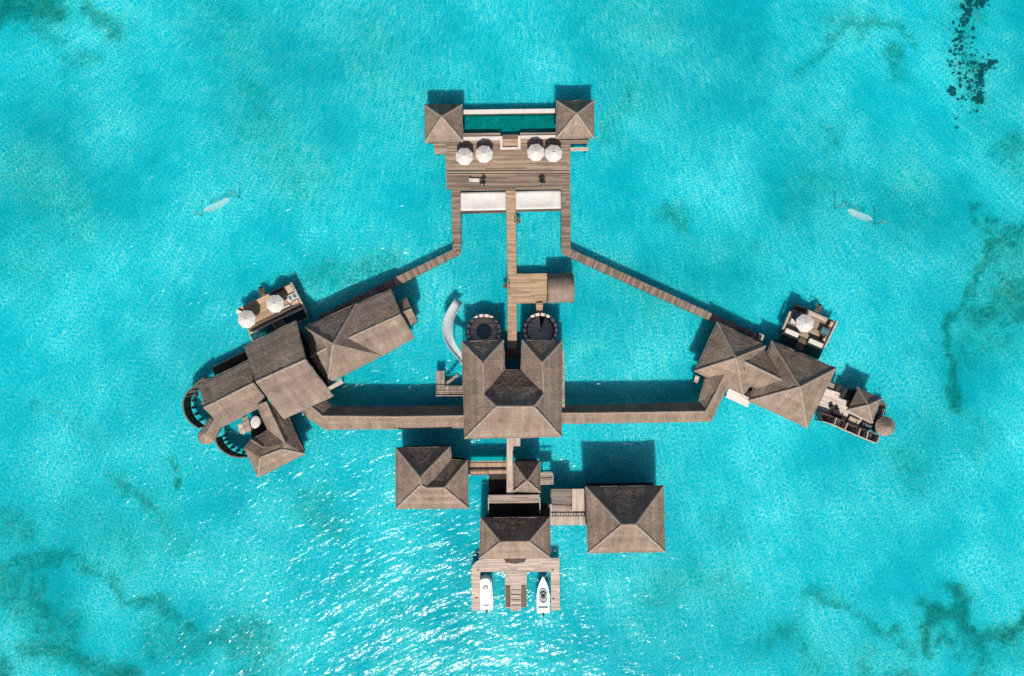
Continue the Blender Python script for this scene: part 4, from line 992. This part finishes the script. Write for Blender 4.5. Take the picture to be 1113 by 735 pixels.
# ------------------------------------------------------------------ eastern villa
ze = 3.1
V = dict(N=(779.7, 350.2, ze), E=(832, 376.2, ze), S=(807.4, 428.9, ze), W=(755.7, 403.3, ze), ap=(799.9, 389, ze + 4.0), g0=(809.4, 393.4, ze + 3.0), gn=(830.4, 380, ze + .1), gs=(815.6, 419.6, ze + .9), g1=(852, 414, ze + 3.0), gn2=(846, 403, ze + 1.2), gs2=(842, 424, ze + 1.2))
house('villa_east_room', 'left pyramid thatch roof of the eastern villa with a short cross gable', 'building', [(779.7, 350.2), (832, 376.2), (807.4, 428.9), (755.7, 403.3)], ze, V,
      ['N ap E', 'N W ap', 'W S ap', 'ap S gs g0', 'ap g0 gn E', 'g0 g1 gn', 'g0 gs gs2 g1'], [('N', 'ap'), ('W', 'ap'), ('S', 'ap'), ('E', 'ap'), ('g0', 'g1')], eave=True)
ze = 3.4
V = dict(N=(839, 371.2, ze), E=(908.7, 400.5, ze), S=(877.1, 464.8, ze), W=(814, 435.4, ze), ap=(869.5, 420.6, ze + 4.9))
house('villa_main_room', 'large right pyramid thatch roof of the eastern villa', 'building', [(839, 371.2), (908.7, 400.5), (877.1, 464.8), (814, 435.4)], ze, V, ['N ap E', 'E ap S', 'S ap W', 'W ap N'], [(k, 'ap') for k in 'NESW'], d=1.2)
ae = plank_angle((839, 371.2), (908.7, 400.5))
deck('white_landing', 'bright pale landing on the south side of the eastern villa', 'landing', [(792.6, 421.6), (815.6, 433), (813, 443), (788.6, 432)], 1.2, m_planks('white_boards', (.78, .70, .63), .25, .12, .2, .1), ae)
deck('shade_fill_deck', 'added black floor filling in the shade in the hole between the two pyramid roofs of the eastern villa', 'deck', [(803, 416), (822, 414), (826, 428), (812, 433.4), (804, 428)], 1.0, DARKW, ae)  # dark floor added to give the gap its deep shade
deck('end_step', 'little pale step at the left corner of the eastern villa', 'step', [(756, 408), (761, 410), (758.4, 417), (754, 415)], 1.2, PALE, ae)
deck('end_step', 'little pale step where the shaded boardwalk meets the eastern villa', 'step', [(825.6, 362.4), (831, 364.6), (829.6, 371.6), (824.6, 369.4)], 1.2, PALE, ae)
# eastern sun deck
Q2 = [(864.4, 330.6), (909.6, 350.2), (896.8, 376.6), (853, 357.6)]
ed = deck('sun_deck', 'brown plank sun deck with one parasol north of the eastern villa', 'deck', Q2, 1.0, DECK, ae)
MB().prism(PX(sub(Q2, .30, .82, .0, .15), 1.25), 1.004, 1.25, ae).build('raised_step', PALE, ed)
MB().prism(PX(sub(Q2, .985, 1.02, -.04, 1.02), 1.4), .8, 1.4, ae).build('side_curb', PALEW, ed)
MB().prism(PX(sub(Q2, -.05, -.01, .32, 1.02), 1.4), .8, 1.4, ae).build('side_curb', PALEW, ed)
boxthing('sofa', 'dark sofa in the top left corner of the eastern sun deck', 'sofa', sub(Q2, .02, .27, .0, .17), 1.0, 1.5, CUSHD, frame=DARKW, back=(0, 1))
boxthing('armchair', 'sand coloured armchair in the top right corner of the eastern sun deck', 'armchair', sub(Q2, .83, .96, .04, .26), 1.0, 1.5, CUSH, frame=DARKW, back=(0, 3))
boxthing('armchair', 'sand coloured armchair in the lower right corner of the eastern sun deck', 'armchair', sub(Q2, .84, .96, .70, .95), 1.0, 1.5, CUSH, frame=DARKW, back=(0, 3))
c = center(PX(sub(Q2, .80, .98, .36, .62), 1.4)); t = thing('dining_table', 'dark table with a teal glass top on the eastern sun deck', 'table', (c.x, c.y, 1.0))
MB().prism(PX(sub(Q2, .74, .97, .34, .64), 1.75), 1.66, 1.72).build('table_frame', METAL, t)
MB().prism(PX(sub(Q2, .77, .95, .38, .60), 1.76), 1.725, 1.75).build('glass_top', m_plain('teal_glass', (.08, .22, .22), .15, .6, 4, .5), t)
for u, v in ((.78, .39), (.94, .39), (.94, .59), (.78, .59)):
    p = W(*lin(Q2, u, v), 1.3); MB().tube([(p.x, p.y, 1.0), (p.x, p.y, 1.66)], .05, 6).build('leg', METAL, t)
boxthing('side_table', 'small teal side table by the parasol of the eastern sun deck', 'table', sub(Q2, .08, .20, .26, .44), 1.0, 1.45, m_plain('teal_top', (.16, .25, .24), .4), part='table_top')
boxthing('footstool', 'square pale footstool at the left edge of the eastern sun deck', 'footstool', sub(Q2, .04, .18, .52, .70), 1.0, 1.4, CUSHL)
for lab, u0, u1 in (('pale padded bench left of the stair behind the eastern sun deck', .02, .36), ('pale padded bench right of the stair behind the eastern sun deck', .60, .96)):
    boxthing('padded_bench', lab, 'bench', sub(Q2, u0, u1, .90, 1.12), .95, 1.5, CUSHL, frame=DARKW, back=(0, 1), group='padded benches')
for lab, u0, u1 in (('dark water net left of the stair behind the eastern sun deck', -.02, .38), ('dark water net right of the stair behind the eastern sun deck', .58, .98)):
    q = sub(Q2, u0, u1, 1.16, 1.52); P = PX(q, .75); c = center(P); t = thing('hammock_net', lab, 'net', (c.x, c.y, 0), 'dark water nets')
    MB().prism(P, .72, .75).build('netting', NETD, t)
    mb = MB()
    for k in range(4): mb.bar(P[k] + Vector((0, 0, .04)), P[(k + 1) % 4] + Vector((0, 0, .04)), .13, .16)
    mb.build('net_frame', DARKW, t); stilts(t, [(p.x, p.y) for p in P], .7, .1)
deck('deck_stair', 'brown wooden stair behind the eastern sun deck', 'stairs', sub(Q2, .39, .57, 1.02, 1.5), .9, MIDW, ae)

# eastern patio
pd = deck('patio_deck', 'pale plank patio east of the large pyramid roof', 'deck', [(893.3, 420.4), (913.6, 427.6), (931, 437), (949, 446), (943, 476.5), (900, 458.4), (884, 440.6)], 1.0, m_planks('patio_boards', (.68, .58, .51), .22, .2, .3, .25), ae)
V = dict(N=(932.6, 420.8, 3.2), E=(958.6, 433.5, 3.2), S=(948.2, 459.5, 3.2), W=(920.5, 445.7, 3.2), ap=(943.9, 440.3, 5.2))
house('patio_pavilion', 'small pyramid roofed pavilion on the eastern patio', 'pavilion', [(932.6, 420.8), (958.6, 433.5), (948.2, 459.5), (920.5, 445.7)], 3.2, V, ['N ap E', 'E ap S', 'S ap W', 'W ap N'], [(k, 'ap') for k in 'NESW'], d=.7, mat=THATCH2, eave=False)
p = W(962.2, 463.4, 2.6); t = thing('round_hut', 'round thatched hut at the far right tip of the eastern villa', 'hut', (p.x, p.y, 0))
mb = MB().lathe((p.x, p.y, 0), [(1.68, 2.45), (1.70, 2.6), (1.3, 2.95), (.8, 3.38), (.3, 3.75), (.01, 3.95)], 28); o = mb.build('roof', THATCH2, t, 25)
MB().lathe((p.x, p.y, 0), [(.01, 2.5), (1.25, 2.5), (1.25, .6), (.01, .6)], 20).build('wall', DARKW, t, 40)
stilts(t, [(p.x + .9 * math.cos(a), p.y + .9 * math.sin(a)) for a in (0, 1.57, 3.14, 4.71)], .6)
boxthing('sun_bed', 'square sand coloured sun bed below the patio pavilion', 'daybed', [(924, 451.4), (936.2, 457.4), (932.2, 465.4), (920.2, 459.4)], 1.0, 1.5, CUSH, frame=DARKW)
boxthing('plunge_tub', 'black square plunge tub left of the patio pavilion', 'tub', [(917.6, 420.6), (928.2, 424.6), (925, 436.6), (913.4, 433.4)], 1.0, 1.6, CUSHD, part='basin', frame=PALEW)
lounger('dark sun lounger on the patio, nearer the large pyramid roof', 904.6, 446.4, 1.0, 22, CUSHD, METAL, 'dark loungers on the patio')
lounger('dark sun lounger on the patio, nearer the sand coloured sun bed', 910.4, 449.4, 1.0, 22, CUSHD, METAL, 'dark loungers on the patio')
boxthing('sofa', 'grey sofa at the top edge of the eastern patio', 'sofa', [(901, 414), (908.4, 417), (906.4, 423), (899.4, 420)], 1.0, 1.5, m_plain('grey_cushion', (.30, .27, .25), .9), frame=DARKW, back=(0, 1))
boxthing('sofa', 'black corner sofa beside the grey sofa on the eastern patio', 'sofa', [(909.4, 417.4), (915.6, 420), (912.4, 427), (907.4, 424)], 1.0, 1.5, CUSHD, frame=DARKW, back=(0, 1))
boxthing('cabinet', 'black cabinet against the large pyramid roof at the top of the patio', 'cabinet', [(893.6, 411), (900, 412.6), (898.4, 420.4), (891.6, 416.6)], 1.0, 2.2, CUSHD, part='cabinet_top', frame=DARKW, bevel=.02)
# open-air bathroom compartments along the south edge of the patio
row = [((885.6, 441.4), (904, 452.4)), ((904, 452.4), (917.2, 458.8)), ((917.2, 461.6), (931, 468.6)), ((931, 466.4), (939.6, 471)), ((939.6, 469.6), (951.4, 475))]
edge = [(892.6, 459), (904.4, 460.4), (916.4, 466.4), (930, 472), (939, 476), (949.6, 480.4)]
c = center(PX([(905, 458), (948, 478)], 1)); t = thing('outdoor_bath', 'row of dark roofless bath compartments with pale walls below the patio', 'bathroom', (c.x, c.y, 0))
top = [(888.6, 447.4), (906.6, 453.8), (918.6, 459.2), (932.2, 465.4), (941, 467.6), (953.2, 473.4)]
bot = [(891.4, 457.4), (903.8, 461.2), (915.4, 466.6), (930, 473), (938.6, 476.6), (950, 481)]
for k in range(5):
    MB().prism(PX([top[k], top[k+1], bot[k+1], bot[k]], .95), .7, .95).build('floor', DARKW if k % 2 else m_plain('wet_floor', (.03, .045, .05), .5, .6, 3), t)
for k in range(6):
    MB().bar(W(*top[k], 1.9), W(*bot[k], 1.9), .16, 1.9).build('partition', PALEW if k else METAL, t)
for k in range(5):
    MB().bar(W(*bot[k], 1.7), W(*bot[k+1], 1.7), .14, 1.6).build('outer_wall', PALEW, t)
    MB().bar(W(*top[k], 1.6), W(*top[k+1], 1.6), .12, 1.3).build('inner_wall', MIDW, t)
    m = lin([top[k], top[k+1], bot[k+1], bot[k]], .45, .5); p = W(*m, 1.2)
    MB().lathe((p.x, p.y, 0), [(.01, 1.25), (.32, 1.25), (.4, 1.35), (.4, 1.0), (.01, 1.0)], 14).build('wash_basin', CUSHL if k in (1, 4) else POST, t, 40)
stilts(t, [(W(*q, 1).x, W(*q, 1).y) for q in bot], .7, .12)
boxthing('side_bench', 'dark bench right of the sand coloured sun bed', 'bench', [(938.4, 458), (948, 462.6), (945.6, 467.4), (936, 463)], 1.0, 1.5, m_plain('slate_cushion', (.11, .13, .13), .8, .4, 3), frame=DARKW)
t = thing('outdoor_shower', 'pale pipe outdoor shower standing right of the patio pavilion', 'shower', tuple(W(962, 442)))
p = W(962, 441, 1)
MB().tube([(p.x, p.y, BED), (p.x, p.y, 2.4), (p.x - .5, p.y, 2.5)], .06, 6).build('pipe', PALEW, t)
MB().prism([(p.x - .9, p.y - 1.6), (p.x + .3, p.y - 1.6), (p.x + .3, p.y + .6), (p.x - .9, p.y + .6)], .5, .58).build('shower_tray', POST, t)
t = deck('hut_bridge', 'short dark link between the patio pavilion and the round hut', 'walkway', [(952, 449), (959.6, 452), (954, 472), (947, 468)], 1.0, MIDW, ae)
railing(t, [(957.6, 444), (948.6, 469.6)], 1.0, 1.2, 1.4, PALEW)

# ------------------------------------------------------------------ hammocks over the water
def hammock(label, a, b, wpx, z):
    A, B = W(*a, z), W(*b, z); d = B - A; L = d.length; u = d.normalized(); sd = Vector((-u.y, u.x, 0)); w = wpx * S / 2
    c = (A + B) / 2; t = thing('hammock', label, 'hammock', (c.x, c.y, 0), 'hammocks over the water')
    mb = MB(); n = 16; rows = []
    for i in range(n + 1):
        s_ = i / n; hw = w * min(1, math.sin(math.pi * min(max(s_, .02), .98)) * 2.2) ** .8; sag = -.45 * math.sin(math.pi * s_)
        rows.append([A + d * s_ + sd * (hw * x) + Vector((0, 0, sag + .12 * x * x)) for x in (-1, -.5, 0, .5, 1)])
    for p_, q_ in zip(rows, rows[1:]):
        for i in range(4): mb.face([p_[i], p_[i+1], q_[i+1], q_[i]])
    mb.build('sling', HAM, t, 60)
    return A, B, u
def mooring(label, base, ztop):
    p = W(*base, 0); t = tag(MB().tube([(p.x, p.y, BED - .3), (p.x, p.y, ztop * .75)], .07, 8).build('hammock_post', POST, None, 40, origin=(p.x, p.y, 0)), label, 'post', 'hammock posts')
    o = MB().tube([(0, 0, ztop * .75), (0, 0, ztop)], .10, 8).build('lit_post_top', PALEW, None, 40); o.parent = t  # sunlight on the post top painted as a separate paler piece
    return Vector((p.x, p.y, ztop))
A, B, u = hammock('pale hammock strung between posts in the water to the upper left', (221.2, 229.9), (250, 216.2), 7, 1.2)
A2, B2, u2 = hammock('pale hammock strung between posts in the water to the upper right', (921.1, 228.4), (948.2, 239.5), 7, 1.4)
for lab, base, zt in (('dark post with its sunlit top painted pale at the left end of the left hammock', (217, 233.2), 2.1), ('dark post with its sunlit top painted pale at the right end of the left hammock', (258.4, 213.3), 2.1),
                      ('dark post with its sunlit top painted pale at the left end of the right hammock', (909.6, 225.8), 2.6), ('dark post with its sunlit top painted pale at the right end of the right hammock', (953.2, 243.2), 2.6)):
    mooring(lab, base, zt)

# ------------------------------------------------------------------ sun, sky, camera
EL = 48.0
world = bpy.data.worlds.new('World'); scene.world = world; world.use_nodes = True
nt = world.node_tree; bg = nt.nodes['Background']; sky = nt.nodes.new('ShaderNodeTexSky')
sky.sky_type = 'NISHITA'; sky.sun_disc = False; sky.sun_elevation = R(EL); sky.sun_rotation = R(180); sky.air_density = .75; sky.dust_density = 1.6; sky.ozone_density = .8
nt.links.new(sky.outputs[0], bg.inputs[0]); bg.inputs[1].default_value = .092
sl = bpy.data.lights.new('sun', 'SUN'); sl.energy = 4.8; sl.angle = R(.5); sl.color = (1, .955, .89)
so = bpy.data.objects.new('sun', sl); COL.objects.link(so); so.rotation_euler = (R(90 - EL), 0, 0); so.location = (0, -60, 80)
cam = bpy.data.cameras.new('camera'); cam.sensor_width = 36; cam.lens = 18 / (1113 * S / 2 / HC); cam.clip_start = 1; cam.clip_end = 5000
co = bpy.data.objects.new('camera', cam); COL.objects.link(co); co.location = (0, 0, HC); scene.camera = co
scene.render.engine = 'CYCLES'
scene.render.resolution_x, scene.render.resolution_y = 1024, 676
scene.cycles.max_bounces = 8; scene.cycles.transparent_max_bounces = 16
scene.cycles.sample_clamp_indirect = 4
vs = scene.view_settings; vs.view_transform = 'Standard'; vs.look = 'None'; vs.gamma = 1; vs.exposure = 0; vs.use_curve_mapping = False
